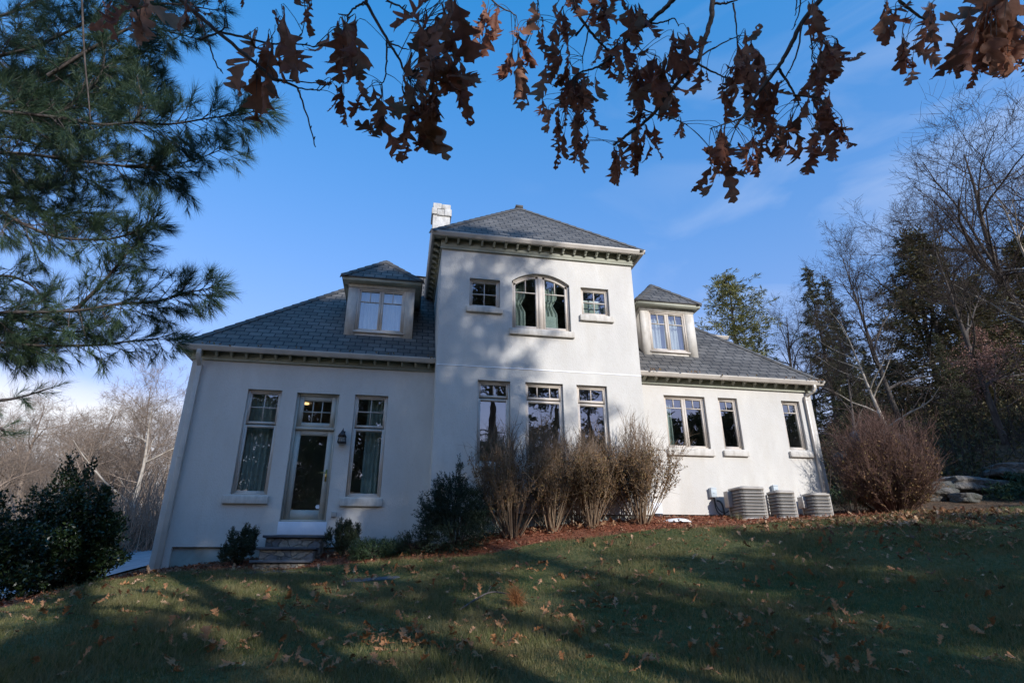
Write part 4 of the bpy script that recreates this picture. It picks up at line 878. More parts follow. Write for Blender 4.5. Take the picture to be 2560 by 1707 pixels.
# --- bare vase-shaped bushes
def bare_bush(seed, H, spread, n, m, leafn, name, label, loc, group=None, dome=.22, leafm=None, lz=(.4, .8), sub=9, sr=.009, dense=1.0, leafsize=.045):
    r = np.random.default_rng(seed); st_ = MB(); lf = MB(); tips = []
    for k in range(n):
        az = r.uniform(0, 2 * math.pi); tilt = min(abs(r.normal(0, .42)), .78) * spread; d = np.array([math.cos(az) * tilt, math.sin(az) * tilt, 1.])
        hl = H * r.uniform(.72, 1.08) * max(.35, 1 - dome * tilt)
        b0 = np.array([math.cos(az), math.sin(az), 0]) * r.uniform(.0, .12) * spread; P, d2 = grow(b0 + np.array([0, 0, -.08]), d, hl, 7, .05, .05, r)
        st_.tube(P, np.linspace(sr * r.uniform(.8, 1.4), .0028, 8), 4, cap=False)
        for j in range(sub):
            t = r.uniform(2.6, 6.9); i = int(t); q = P[i] + (P[i + 1] - P[i]) * (t - i); dd = unit(P[i + 1] - P[i]) + r.normal(0, .42, 3) * dense
            B, _ = grow(q, dd + np.array([0, 0, .25]), hl * r.uniform(.14, .34), 3, .08, .05, r); st_.tube(B, np.linspace(.0045, .0018, 4), 3, cap=False)
            for z_ in range(2):
                B2, _ = grow(B[r.integers(1, 3)], unit(B[2] - B[1]) + r.normal(0, .5, 3), hl * r.uniform(.06, .16), 2, .1, .05, r); st_.tube(B2, np.linspace(.003, .0015, 3), 3, cap=False)
            if lz[0] * H < B[-1][2] < lz[1] * H: tips.append(B)
    if leafn and tips:
        ii = r.integers(0, len(tips), leafn); Q = np.array([tips[i][r.integers(0, 4)] for i in ii]) + r.normal(0, .02, (leafn, 3))
        leaves(lf, Q, r.normal(0, 1, (leafn, 3)) + np.array([0, 0, -.6]), leafsize * r.uniform(.6, 1.4, leafn), leafsize * .5, r)
    o = empty(name, loc, label, 'bush', group); st_.build('stems', m, o)
    if leafn: lf.build('dry_leaves', leafm or M_dryleaf, o)
    return o
bg_ = 'bare bushes in a row along the tower'
for (x, y, H, sp, sd_, lb, ln) in ((2.30, 12.12, 2.2, .95, 1, 'brown bare twiggy bush nearest the dark yew, under the left tall tower window', 500),
                               (3.16, 12.15, 2.15, .85, 2, 'second bare bush from the yew, in front of the middle tall tower window', 800),
                               (4.05, 12.2, 2.05, .9, 3, 'bare bush with yellowish dry leaves, in front of the right tall tower window', 1300),
                               (5.16, 12.15, 2.1, 1.05, 4, 'sunlit vase shaped bare bush at the tower corner, farthest right of the row', 1200)):
    bare_bush(sd_, H, sp * 1.15, 56, M_stem, int(ln * 6), 'bare_bush', lb, (x, y, h1(x, y)), bg_, sub=20, sr=.0115, leafsize=.05, lz=(.38, .78))
brown_bush = bare_bush(11, 2.45, 2.1, 340, M_stem2, 5200, 'bare_bush', 'large rounded red brown bush at the right corner of the house', (12.3, 12.85, h1(12.3, 12.85)), leafm=M_dryleaf, dome=.38, lz=(.05, .8), sub=14, sr=.010, leafsize=.06)
brown_bush.scale = (1.22, 1.1, 1.0)
bare_bush(12, .9, 1.2, 30, M_stem, 500, 'low_shrub', 'low half green shrub at the foot of the house corner behind the lowest condenser', (11.45, 13.3, h1(11.45, 13.3)), leafm=M_juni, lz=(.1, 1.0), leafsize=.05)
# --- evergreen shrubs
def leafy_shrub(seed, name, label, loc, blobs, m, nleaf, L, w, stem_m=M_twigdark, upw=.4, cat='shrub', group=None, spray=0, stemn=14):
    """blobs: (dx,dy,dz,rx,ry,rz) lobes of one crown; leaves sit on twigs near the surface of the lobes"""
    r = np.random.default_rng(seed); lf = MB(); st_ = MB()
    vol = np.array([b_[3] * b_[4] + b_[5] * b_[3] for b_ in blobs]); vol = vol / vol.sum()
    for b_, f in zip(blobs, vol):
        c = np.array(b_[:3]); ra = np.array(b_[3:]); nt_ = int(nleaf * f * 2.3 / 14)
        U = r.normal(size=(nt_, 3)); U /= np.linalg.norm(U, axis=1)[:, None]; bump = 1 + .16 * np.sin(U[:, 0] * 7 + seed) * np.sin(U[:, 1] * 6) + .14 * np.sin(U[:, 2] * 9 + 2)
        rr = (r.uniform(.35, 1, nt_) ** .5 * bump)[:, None]; T = c + U * ra * rr; T = T[T[:, 2] > -.02]
        U = unit_rows(T - c)
        for i in range(len(T)):
            d = unit(U[i] + np.array([0, 0, upw]) + r.normal(0, .35, 3)); ln = L * 3.2 * r.uniform(.7, 1.4); k = 14
            q = T[i] + d[None] * (np.linspace(-.5, .5, k) * ln)[:, None] + r.normal(0, L * .18, (k, 3))
            leaves(lf, q, d[None] * .8 + r.normal(0, .65, (k, 3)), L * r.uniform(.65, 1.25, k), w, r, droop=.05)
    for k in range(stemn):
        b_ = blobs[r.integers(0, len(blobs))]; tgt = np.array(b_[:3]) + r.normal(0, .4, 3) * np.array(b_[3:])
        P = np.array([np.array([0, 0, -.1]) + (tgt - np.array([0, 0, -.1])) * s + np.array([r.normal(0, .03), r.normal(0, .03), .1 * math.sin(s * 3)]) for s in np.linspace(0, 1, 6)])
        st_.tube(P, np.linspace(.02, .005, 6), 4, cap=False)
    o = empty(name, loc, label, cat, group); st_.build('stems', stem_m, o); lf.build('foliage', m, o)
    return o
def unit_rows(a): return a / (np.linalg.norm(a, axis=1)[:, None] + 1e-9)
x, y = 1.12, 11.85
leafy_shrub(21, 'yew_shrub', 'tall dark green yew shrub at the left foot of the tower with a pointed leader', (x, y, h1(x, y)), [(0, 0, .45, .80, .7, .5), (.02, 0, .85, .58, .55, .5), (-.1, 0, 1.15, .38, .36, .38), (-.42, 0, .75, .35, .4, .4), (.05, 0, 1.5, .10, .1, .28), (-.38, .05, 1.2, .10, .1, .22), (.38, 0, .95, .2, .2, .3), (.02, 0, 1.72, .035, .035, .16)], M_yew, 22000, .035, .012, upw=.55)
x, y = -.30, 12.15
leafy_shrub(22, 'low_juniper', 'low spreading green juniper left of the dark yew', (x, y, h1(x, y)), [(-.12, 0, .15, .42, .4, .22), (.25, .05, .16, .32, .35, .2), (-.4, -.05, .14, .25, .3, .2)], M_juni, 6500, .035, .010, upw=.6)
x, y = .32, 12.1
leafy_shrub(29, 'low_juniper', 'low dull brownish juniper tucked between the green juniper and the yew', (x, y, h1(x, y)), [(0, 0, .18, .38, .35, .26)], M_box, 3000, .03, .010, upw=.5)
for (x, y, lb, sd_) in ((-3.08, 12.85, 'small upright boxwood at the left of the stone steps', 23), (-1.12, 12.9, 'small upright boxwood at the right of the stone steps under the outlet box', 24)):
    r = np.random.default_rng(sd_); bb = [(0, 0, .25, .16, .16, .2)]
    for k in range(22):
        a = r.uniform(0, 6.28); q = r.uniform(.08, .40); bb.append((q * math.cos(a), q * math.sin(a) * .8, r.uniform(.30, .78) - q * .45, .075, .075, .15))
    leafy_shrub(sd_, 'boxwood', lb, (x, y, h1(x, y)), bb, M_box, 6500, .026, .013, upw=1.1, group='boxwoods flanking the steps')
leafy_shrub(25, 'holly_shrub', 'large dark glossy holly, tallest of the hedge left of the house', (-6.0, 12.1, h1(-6, 12.1)), [(0, 0, .6, 1.0, .85, .62), (.1, 0, 1.1, .6, .55, .5), (-.1, 0, 1.65, .24, .24, .42), (.22, 0, 1.95, .11, .11, .42), (-.12, 0, 2.15, .07, .07, .28), (-.5, 0, 1.35, .2, .2, .42), (.55, 0, 1.35, .17, .17, .40), (.8, 0, .95, .25, .25, .35)], M_holly, 9000, .062, .034, upw=.5, group='hollies left of the house')
leafy_shrub(26, 'holly_shrub', 'dark glossy holly nearest the house corner', (-5.35, 11.4, h1(-5.35, 11.4)), [(0, 0, .5, .66, .6, .55), (.1, 0, .95, .42, .42, .42), (.28, 0, 1.32, .13, .13, .36), (.02, 0, 1.45, .10, .10, .3), (-.22, 0, 1.3, .16, .16, .3), (.5, 0, .85, .18, .18, .3)], M_holly, 6500, .062, .034, upw=.5, group='hollies left of the house')
leafy_shrub(27, 'holly_shrub', 'lower dark glossy holly at the far left edge of the hedge', (-6.15, 10.3, h1(-6.15, 10.3)), [(0, 0, .5, .9, .75, .55), (.2, 0, .9, .5, .5, .4), (-.4, 0, 1.0, .3, .3, .45), (.1, 0, 1.3, .14, .14, .3), (-.6, 0, 1.25, .12, .12, .3)], M_holly, 7500, .060, .034, upw=.5, group='hollies left of the house')
r = np.random.default_rng(5); gt = MB(); q = r.normal(0, .08, (60, 3)) * np.array([1, 1, 0]); needles(gt, q, r.normal(0, .35, (60, 3)) + np.array([0, 0, 1]), .22 * r.uniform(.5, 1.2, 60), .012, r)
tag(gt.build('grass_tuft', M_grass, loc=(7.72, 12.55, h1(7.72, 12.55))), 'bright green grass tuft at the left foot of the tallest condenser', 'grass tuft')
# --- right-hand hillside: ledge rocks, ground cover, trees
def rock(seed, x, y, rx, ry, rz, label, sink=.3):
    r = np.random.default_rng(seed); bm = bmesh.new(); bmesh.ops.create_icosphere(bm, subdivisions=4, radius=1)
    ph = r.uniform(0, 6, 9)
    for v in bm.verts:
        c = v.co; d = 1 + .16 * math.sin(3 * c.x + ph[0]) * math.sin(4 * c.y + ph[1]) + .12 * math.sin(6 * c.z + ph[2] + 2 * c.x) + .05 * math.sin(13 * c.x + ph[3]) * math.sin(11 * c.y + ph[4]) + .04 * math.sin(17 * c.z + ph[5] + 5 * c.y)
        for ax in range(3):
            t = .82 + .1 * math.sin(ph[6 + ax])
            if c[ax] * d > t: d = t / c[ax]
            if c[ax] * d < -t: d = -t / c[ax]
        v.co = Vector((c.x * d * rx, c.y * d * ry, c.z * d * rz))
    me = bpy.data.meshes.new('rock'); bm.to_mesh(me); bm.free(); me.materials.append(M_rock)
    for p in me.polygons: p.use_smooth = True
    o = bpy.data.objects.new('ledge_rock', me); C.objects.link(o); o.location = (x, y, h1(x, y) + rz * (1 - 2 * sink)); o.rotation_euler.z = r.uniform(-.4, .4)
    return tag(o, label, 'rock', 'ledge rocks at the foot of the hillside')
rock(1, 17.0, 16.5, 1.2, .7, .42, 'broad grey ledge rock close behind the right side of the large red brown bush')
rock(2, 19.2, 16.7, 1.5, .7, .36, 'long low grey ledge rock in the middle of the ledge, half hidden by ground cover')
rock(3, 21.8, 17.0, 1.2, .7, .34, 'grey ledge rock farthest right, climbing the bank')
rock(4, 17.6, 15.6, .5, .35, .22, 'small pale rock in front of the broad ledge rock')
rock(5, 18.6, 19.6, 2.2, 1.2, 1.5, 'tall dull brown rock face higher up the bank behind the ledge')
rock(6, 16.9, 17.9, .9, .6, .3, 'flat grey rock above the broad ledge rock')
r = np.random.default_rng(31); gc = MB(); N_ = 9000
X = np.r_[r.uniform(16.5, 27, N_), r.uniform(14.5, 18, 2500)]; Y = np.r_[r.uniform(14.9, 16.7, N_) + (X[:N_] - 17) * .02, r.uniform(17.2, 18.6, 2500)]
keep = ((X > 18.4) | (Y > 17)) & ~((X < 17.6) & (Y < 15.9)) & ~((np.abs(X - 19.2) < 1.3) & (Y > 15.7) & (Y < 17)); X, Y = X[keep], Y[keep]
Z = hz(X, Y) + r.uniform(.0, .45, len(X)) * (1 - .3 * np.sin(X * 2) ** 2); leaves(gc, np.c_[X, Y, Z], r.normal(0, 1, (len(X), 3)) + np.array([0, -.2, .5]), .16, .05, r)
tag(gc.build('ground_cover', M_juni), 'dark green juniper ground cover spreading over the rocky bank', 'ground cover', kind='stuff')

r = np.random.default_rng(33); hb_ = MB(); N_ = 26000; X = r.uniform(13.5, 34, N_); Y = r.uniform(17.2, 30, N_); k = (np.sin(X * 1.3 + 1.7 * np.sin(Y * .9)) + np.sin(Y * 1.9 + X * .6) > -.9) & ~((X < 15.5) & (Y < 18.5)); X, Y = X[k], Y[k]
leaves(hb_, np.c_[X, Y, hz(X, Y) + r.uniform(0, 1, len(X)) ** 1.5 * (.5 + .5 * np.sin(X * .9) ** 2 + .4 * np.sin(Y * 1.1 + X) ** 2)], r.normal(0, 1, (len(X), 3)) + np.array([0, -.2, .4]), .20, .07, r)
tag(hb_.build('hillside_undergrowth', M_cedar), 'dull brownish green undergrowth covering the slope under the trees', 'undergrowth', kind='stuff')
hs_ = MB()
for k in range(1500):
    x, y = r.uniform(13.5, 32), r.uniform(17.0, 28); P, _ = grow((x, y, h1(x, y)), r.normal(0, .4, 3) + np.array([0, 0, 1]), r.uniform(.6, 2.4), 3, .14, .03, r); hs_.tube(P, np.linspace(.016, .004, 4), 3, cap=False)
tag(hs_.build('hillside_brush', M_twigdark), 'tangle of bare dark twigs on the slope under the trees', 'brush', kind='stuff')
pineA = conifer_mesh(41, 14, 4.4, 135, base=.25, droop=.0, clump=.8, per=9, nn=18, shape=.6, L=.30, w=.05, flat=.5, m=M_needle2, gap=.15, tr_r=.014, up=.25, irregular=.45)
spruceA = conifer_mesh(42, 12, 2.3, 180, base=.06, droop=.2, clump=.5, per=9, nn=15, shape=1.0, L=.24, w=.045, m=M_spruce, gap=.2, tr_r=.012, irregular=.5, flat=.35)
cedarA = conifer_mesh(43, 13, 4.2, 250, base=.08, droop=.1, clump=.8, per=10, nn=15, shape=.9, L=.30, w=.055, m=M_cedar, gap=.12, tr_r=.014, irregular=.5, flat=.35)
tgR = 'trees on the hillside right of the house'
def tree_at(meshes, name, px, py_top, Y, Hm, label, group, rz=0, mats=None, sxy=None, px0=None):
    """stands at depth Y so that the tree top comes at the photo pixel (px,py_top)"""
    q = at(px, py_top, Y); z0 = h1(q[0], q[1]); Ht = q[2] - z0
    o = place_tree(name, meshes, q[0], q[1], Ht / Hm * (sxy or 1), label, group, rz, mats, sz=Ht / Hm)
    return o
tree_at(pineA, 'pine_tree', 1800, 688, 32, 13.7, 'olive green open pine rising behind the right wing roof', tgR, 1.1, sxy=1.15)
tree_at(spruceA, 'conifer_tree', 2005, 672, 25, 11.7, 'narrow dark conifer just right of the roof corner, leftmost of the pair', tgR, .3)
tree_at(spruceA, 'conifer_tree', 2062, 690, 26.5, 11.7, 'narrow dark conifer with a brownish top, second from the roof corner', tgR, 2.2)
tree_at(cedarA, 'conifer_tree', 2270, 590, 26, 12.7, 'broad brownish green conifer in the middle of the hillside behind the bare trunks', tgR, 0, sxy=1.45)
tree_at(cedarA, 'conifer_tree', 2400, 700, 29, 12.7, 'broad dark conifer standing behind the tallest bare tree', tgR, 2.0, sxy=1.6)
tree_at(cedarA, 'conifer_tree', 2550, 600, 26, 12.7, 'dark conifer cut by the right edge of the photo', tgR, 4.0, sxy=1.5)
tree_at(cedarA, 'conifer_tree', 2230, 900, 31, 12.7, 'wide dark conifer low behind the large red brown bush', tgR, 5.2, sxy=2.2)
tree_at(cedarA, 'conifer_tree', 2420, 900, 24, 12.7, 'wide dark conifer low on the bank above the middle ledge rock', tgR, 1.2, sxy=2.2)
tree_at(cedarA, 'conifer_tree', 2120, 960, 34, 12.7, 'wide dark conifer far back, showing between the roof corner and the red brown bush', tgR, 3.2, sxy=2.4)
tree_at(spruceA, 'conifer_tree', 2160, 860, 28, 11.7, 'short dark conifer between the narrow pair and the broad brownish one', tgR, 4.0)
tree_at(spruceA, 'conifer_tree', 2330, 830, 22, 11.7, 'dark shaggy conifer low on the slope above the ledge rocks', tgR, 1.0)
tree_at(spruceA, 'conifer_tree', 2480, 860, 23, 11.7, 'dark shaggy conifer low on the slope nearest the right edge', tgR, 3.0)
BA = bare_tree_mesh(51, 12, .5, .20, lean=(-.06, 0)); BB = bare_tree_mesh(52, 12, .62, .24, lean=(-.12, 0)); BC_ = bare_tree_mesh(53, 12, .44, .18, lean=(-.22, 0))
tree_at(BB, 'bare_tree', 2420, 395, 24, 12.0, 'tallest wide bare tree on the hillside with many arching limbs', tgR, .4)
tree_at(BC_, 'bare_tree', 2150, 640, 23, 12.0, 'leaning bare tree whose thin top reaches left towards the sky above the conifers', tgR, 0)
tree_at(BA, 'bare_tree', 2560, 320, 25, 12.0, 'tall bare tree at the right edge of the photo', tgR, 2.0)
tree_at(BA, 'bare_tree', 2230, 560, 27, 12.0, 'bare tree between the leaning one and the tallest one', tgR, 3.3)
tree_at(BC_, 'bare_tree', 2170, 760, 20, 12.0, 'slim bare tree with a pale trunk in front of the narrow conifers', tgR, 5.0, mats=(M_palebark, None))
tree_at(BB, 'bare_tree', 1955, 790, 40, 12.0, 'faint bare tree between the olive pine and the narrow conifers', tgR, 1.0)
tree_at(BA, 'bare_tree', 2500, 520, 20, 12.0, 'bare tree with pale forking trunk near the right edge above the rocks', tgR, 1.2, mats=(M_palebark, None))
tree_at(BA, 'bare_tree', 2330, 520, 30, 12.0, 'bare tree behind the tallest one, its crown filling the gap to the left', tgR, 4.4)
tree_at(BC_, 'bare_tree', 2350, 600, 19, 12.0, 'leaning bare tree low on the slope in front of the broad brownish conifer', tgR, .2)
tree_at(BC_, 'bare_tree', 2060, 840, 21, 12.0, 'thin bare sapling in front of the narrow dark conifers by the roof corner', tgR, 3.0)
tree_at(BB, 'bare_tree', 1990, 850, 34, 12.0, 'bare tree behind the roof edge, right of the faint one', tgR, 2.0)
# small tree still holding pinkish leaves
r = np.random.default_rng(61); tm, cm = bare_tree_mesh(61, 5, .75, .08, nl=(10, 6, 5, 3), levels=3)
qq = at(2500, 1080, 19.5); pk = place_tree('beech_tree', (tm, cm), qq[0], qq[1], .8, 'small spreading tree still holding pinkish dry leaves, above the ledge at the right', None, 0)
V = np.array([v.co for v in cm.vertices]); V = V[V[:, 2] > 1.3]; ii = r.integers(0, len(V), 4500); lf = MB(); leaves(lf, V[ii] + r.normal(0, .06, (4500, 3)), r.normal(0, 1, (4500, 3)) + np.array([0, 0, -.5]), .09, .05, r); lf.build('dry_leaves', M_paleleaf, pk)
bare_bush(62, 1.7, 1.6, 60, M_stem2, 500, 'bare_bush', 'tangled dark bare bush on the bank left of the pinkish tree', (17.2, 19.3, h1(17.2, 19.3)), leafm=M_paleleaf)
# --- left far wood
tgL = 'bare trees of the wood beyond the hedge'
mr = (M_twigred, M_twigred)
for (px, pt, Y, ms, lb, rz, mt) in ((30, 1040, 30, BA, 'bare reddish tree at the far left edge above the hedge', .2, mr), (140, 1010, 36, BB, 'bare reddish tree left of the tallest holly', 1.4, mr), (235, 1000, 33, BC_, 'tall slender bare tree reaching into the white cloud above the holly', 2.7, mr),
                                (330, 1050, 38, BA, 'bare reddish tree between the slender one and the pale barked one', 4.0, mr), (395, 985, 30, BB, 'pale barked bare tree with crooked limbs beside the house corner', 5.1, (M_palebark, M_twigred)), (430, 960, 40, BC_, 'bare tree half hidden by the left house corner', .9, mr)):
    tree_at(ms, 'bare_tree', px, pt, Y, 12.0, lb, tgL, rz, mt)
fw = MB(); r = np.random.default_rng(71)
tm = bare_tree_mesh(72, 10, .55, .12, nl=(9, 6, 5, 4), levels=4)
src = []
for me in tm:
    v = np.empty(len(me.vertices) * 3, np.float32); me.vertices.foreach_get('co', v); q = np.empty(len(me.loops), np.int32); me.loops.foreach_get('vertex_index', q); src.append((v.reshape(-1, 3), q.reshape(-1, 4)))
for k in range(70):
    Yk = r.uniform(36, 62); px = r.uniform(-160, 470); q = at(px, 1200, Yk); z0 = h1(q[0], q[1]); sc_ = (at(px, r.uniform(1045, 1225), Yk)[2] - z0) / 10; a = r.uniform(0, 6.28); ca, sa = math.cos(a), math.sin(a)
    for v, f in src: fw.add(np.c_[(v[:, 0] * ca - v[:, 1] * sa) * sc_ * 1.1 + q[0], (v[:, 0] * sa + v[:, 1] * ca) * sc_ * 1.1 + q[1], v[:, 2] * sc_ + z0], f)
tag(fw.build('far_wood', M_twigred), 'far off reddish brown wood of bare trees beyond the hedge', 'wood', kind='stuff')
# brushy undergrowth in front of the wood
ug = MB(); N_ = 5000; px = r.uniform(-120, 460, N_); Yk = r.uniform(22, 46, N_)
for k in range(N_):
    q = at(px[k], 1300, Yk[k]); z0 = h1(q[0], q[1]); P, _ = grow((q[0], q[1], z0), r.normal(0, .35, 3) + np.array([0, 0, 1]), r.uniform(.8, 3.2), 3, .12, .03, r); ug.tube(P, np.linspace(.02, .006, 4), 3, cap=False)
tag(ug.build('underbrush', M_twigred), 'tangled reddish underbrush at the edge of the far wood', 'underbrush', kind='stuff')
#@@PART2
# --- tall trees behind the viewpoint: they shade the lawn and show in the window panes
pineT = conifer_mesh(83, 20, 3.6, 60, base=.68, droop=.0, clump=.9, per=8, nn=12, shape=.35, L=.42, w=.10, m=M_spruce, gap=.3, tr_r=.012, up=.2, irregular=.5)
pineS = conifer_mesh(81, 20, 4.4, 170, base=.38, droop=.0, clump=.9, per=10, nn=14, shape=.5, L=.42, w=.10, m=M_spruce, lowgap=(.62, .80), flat=.5, gap=.12, tr_r=.014, up=.15, irregular=.4)
lowS = conifer_mesh(82, 12, 2.6, 190, base=.03, droop=.1, clump=.6, per=9, nn=11, shape=.38, L=.34, w=.10, m=M_spruce, gap=.2, tr_r=.014, irregular=.3)
gS = 'pines behind the lawn mirrored in the window panes'; lS = 'tall dark pine behind the lawn, mirrored in the window panes and shading the lawn'
SHADE = [(-14, -20, 1.0), (6.3, -12.5, 1.2), (7.9, -9.6, 1.15), (10.2, -13, 1.10)]
for i, (x, y, sc_) in enumerate(SHADE): place_tree('pine_tree', pineS, x, y, sc_, lS, gS, i * 1.7)
place_tree('pine_tree', pineT, 12.5, -11, 1.03, lS, gS, .7)
gB = 'bare trees far behind the lawn mirrored in the window panes'; lB = 'bare tree far behind the lawn, its branches mirrored in the window panes'
for i, (x, y) in enumerate([(-34, -28), (-26, -24), (-19, -30), (-12, -26), (-6, -31), (0, -25), (5, -33), (11, -27), (17, -31), (22, -25), (28, -30), (34, -26), (41, -30)]):
    place_tree('bare_tree', (BA, BB, BC_)[i % 3], x, y, 1.0 + .12 * math.sin(i * 2.3), lB, gB, i * 2.1)
gL = 'low evergreens behind the lawn'; lL = 'low bushy evergreen behind the lawn, mirrored in the window panes and shading the grass'
for i, (x, y, sc_) in enumerate([(-13, -14, 1.1), (-9.5, -13, 1.15), (-6, -12, 1.2), (-2.6, -14, 1.2), (5.6, -11, .80), (10.8, -10, .78), (13.6, -9.5, .84), (15.9, -9.2, .90), (18.4, -10, .93), (21, -9.6, .93), (23.6, -10, .94), (26.4, -9.5, .92), (29.5, -10, .97), (32.5, -9, 1.45), (36, -8, 1.6), (40, -8, 1.6)]): place_tree('evergreen_tree', lowS, x, y, sc_, lL, gL, i * 1.3)
# --- the pine whose boughs hang in at the left
PX = lambda pts, d, dd=0: np.array([dep(px, py, d + dd * i / max(1, len(pts) - 1)) for i, (px, py) in enumerate(pts)])
r = np.random.default_rng(91)
ptx, pty = -7.2, 2.6
pine = empty('white_pine', (ptx, pty, h1(ptx, pty)), 'large pine at the left whose long needled boughs hang across the sky', 'tree')
PL = np.array([ptx, pty, h1(ptx, pty)])
tk = MB(); P, _ = grow(PL + (0, 0, -.3), (.03, 0, 1), 15, 12, .02, 0, r); tk.tube(P, np.linspace(.30, .05, 13), 10); TRK = P
tk.build('trunk', M_bark, pine, smooth=True).location = -PL
BOUGHS = [
 ([(-60, 276), (0, 279), (132, 293), (257, 312), (343, 305), (421, 311), (528, 295), (600, 287), (652, 275)], 4.3, 1.0),
 ([(-60, 380), (60, 385), (179, 400), (314, 416), (371, 418), (475, 403), (568, 368)], 4.5, 1.0),
 ([(314, 416), (371, 418), (418, 437), (464, 478)], 4.5, .8),
 ([(-60, 520), (0, 529), (62, 562), (145, 593), (232, 599), (290, 595), (352, 574), (383, 549)], 4.6, 1.1),
 ([(-60, 788), (0, 782), (187, 777), (290, 761), (394, 753), (468, 732), (531, 719)], 4.4, 1.0),
 ([(187, 777), (257, 707), (298, 657), (344, 607)], 4.4, .8),
 ([(-60, 850), (0, 856), (112, 864), (249, 862), (352, 850), (439, 848)], 4.3, .7),
 ([(-60, 1012), (0, 1001), (50, 993), (132, 968)], 4.0, .22),
 ([(-60, 1080), (0, 1070), (14, 1088)], 3.9, .18),
 ([(-60, 300), (60, 240), (170, 190), (300, 150), (380, 120)], 4.8, 1.2),
 ([(-60, 150), (80, 120), (210, 60), (330, 10), (420, -40)], 4.9, 1.2),
 ([(-60, 60), (60, 20), (160, -30)], 5.0, 1.2),
 ([(120, 190), (250, 110), (350, 64), (430, 82), (500, 100)], 4.6, .7),
 ([(300, 20), (420, 10), (550, 28)], 4.6, .6),
 ([(-60, 340), (40, 345), (130, 370), (230, 350), (330, 250), (400, 230)], 5.0, 1.2),
 ([(-60, 200), (80, 215), (180, 240), (290, 225), (370, 190)], 5.2, 1.2),
 ([(-60, 450), (40, 460), (120, 470), (200, 445), (260, 470)], 4.9, 1.1),
 ([(-60, 480), (50, 500), (130, 540), (200, 530), (280, 545)], 5.0, .9),
 ([(-60, 700), (20, 690), (80, 715), (120, 760)], 4.7, .5),
 ([(-60, 800), (20, 820), (70, 870), (110, 890)], 4.6, .6),
 ([(-60, 880), (10, 890), (50, 895)], 4.5, .6),
 ([(20, 790), (80, 810), (180, 830), (260, 810)], 4.7, .6),
 ([(-60, 90), (20, 180), (90, 250), (150, 300)], 5.3, 1.2),
 ([(132, 293), (215, 232), (257, 171), (262, 80)], 4.3, .8),
 ([(343, 305), (354, 250), (345, 205)], 4.4, .6),
]
def brush(nb, P, d, ln, n, nl):
    t = r.uniform(0, 1, n) ** .8; B = P + d[None] * (t * ln)[:, None]
    ax = r.normal(size=(n, 3)); ax -= (ax @ d)[:, None] * d; ax = unit_rows(ax); sp = r.uniform(.35, 1.0, n)[:, None] * (1.15 - .5 * t)[:, None]
    needles(nb, B, d[None] + ax * sp + np.array([0, 0, -.12]), nl * r.uniform(.75, 1.15, n), .0030, r)
for pts, d0, wgt in BOUGHS:
    P = curve(PX(pts, d0 + r.uniform(-.1, .1), r.uniform(-.3, .3)), len(pts) * 4); nb = MB(); bb = MB(); n = len(P)
    bb.tube(P, np.linspace(.016, .003, n), 6)
    if pts[0][0] < 0:                        # carry the bough on to the trunk outside the photo
        zt_ = P[0][2] - .3; j = int(np.argmin(abs(TRK[:, 2] - zt_))); bb.tube(curve([TRK[j], (TRK[j] + P[0]) / 2 + (0, 0, -.1), P[0]], 8), np.linspace(.04, .016, 8), 6)
    L = np.linalg.norm(P[-1] - P[0]); k = int(L / .033 * (.75 + .5 * wgt) * min(1, wgt * 1.6)); side = 1
    right = CAM[0]; upv = CAM[1]; fw_ = CAM[2]
    for c in range(k):
        s = (c + r.uniform(0, 1)) / k; x = s * (n - 1); i = min(int(x), n - 2); q = P[i] + (P[i + 1] - P[i]) * (x - i); t = unit(P[i + 1] - P[i]); side = -side
        ln = wgt * (.24 * (1 - s) ** .7 + .08) * r.uniform(.5, 1.2)
        d = unit(t * .8 + side * upv * r.uniform(.25, .8) + fw_ * r.normal(0, .6) + np.array([0, 0, -.15]) + r.normal(0, .15, 3))
        T, dl = grow(q, d, ln, 4, .10, -.02 if side < 0 else .05, r); bb.tube(T, np.linspace(.004, .0018, 5), 4, cap=False)
        brush(nb, T[-1] - dl * .03, dl, .12, 52, .115)
        for z_ in range(1 + int(ln / .09)):
            w_ = r.uniform(.8, 3.6); j = int(w_); q2 = T[j] + (T[min(j + 1, 4)] - T[j]) * (w_ - j); d2 = unit(unit(T[min(j + 1, 4)] - T[j - 1]) + r.normal(0, .55, 3)); l2 = ln * r.uniform(.2, .45)
            bb.tube([q2, q2 + d2 * l2], .0016, 3, cap=False); brush(nb, q2 + d2 * l2 * .5, d2, .11, 44, .11)
    brush(nb, P[-1] - t * .05, t, .14, 60, .105)
    bo = bb.build('bough', M_oakbark, pine); bo.location = -PL
    nb.build('needles', M_needle, bo)
sp_ = MB(); sp_.tube(curve(PX([(204, -40), (206, 30), (212, 150), (220, 230), (226, 300)], 4.0), 16), np.linspace(.008, .004, 16), 5); sp_.build('bough', M_oakbark, pine).location = -PL
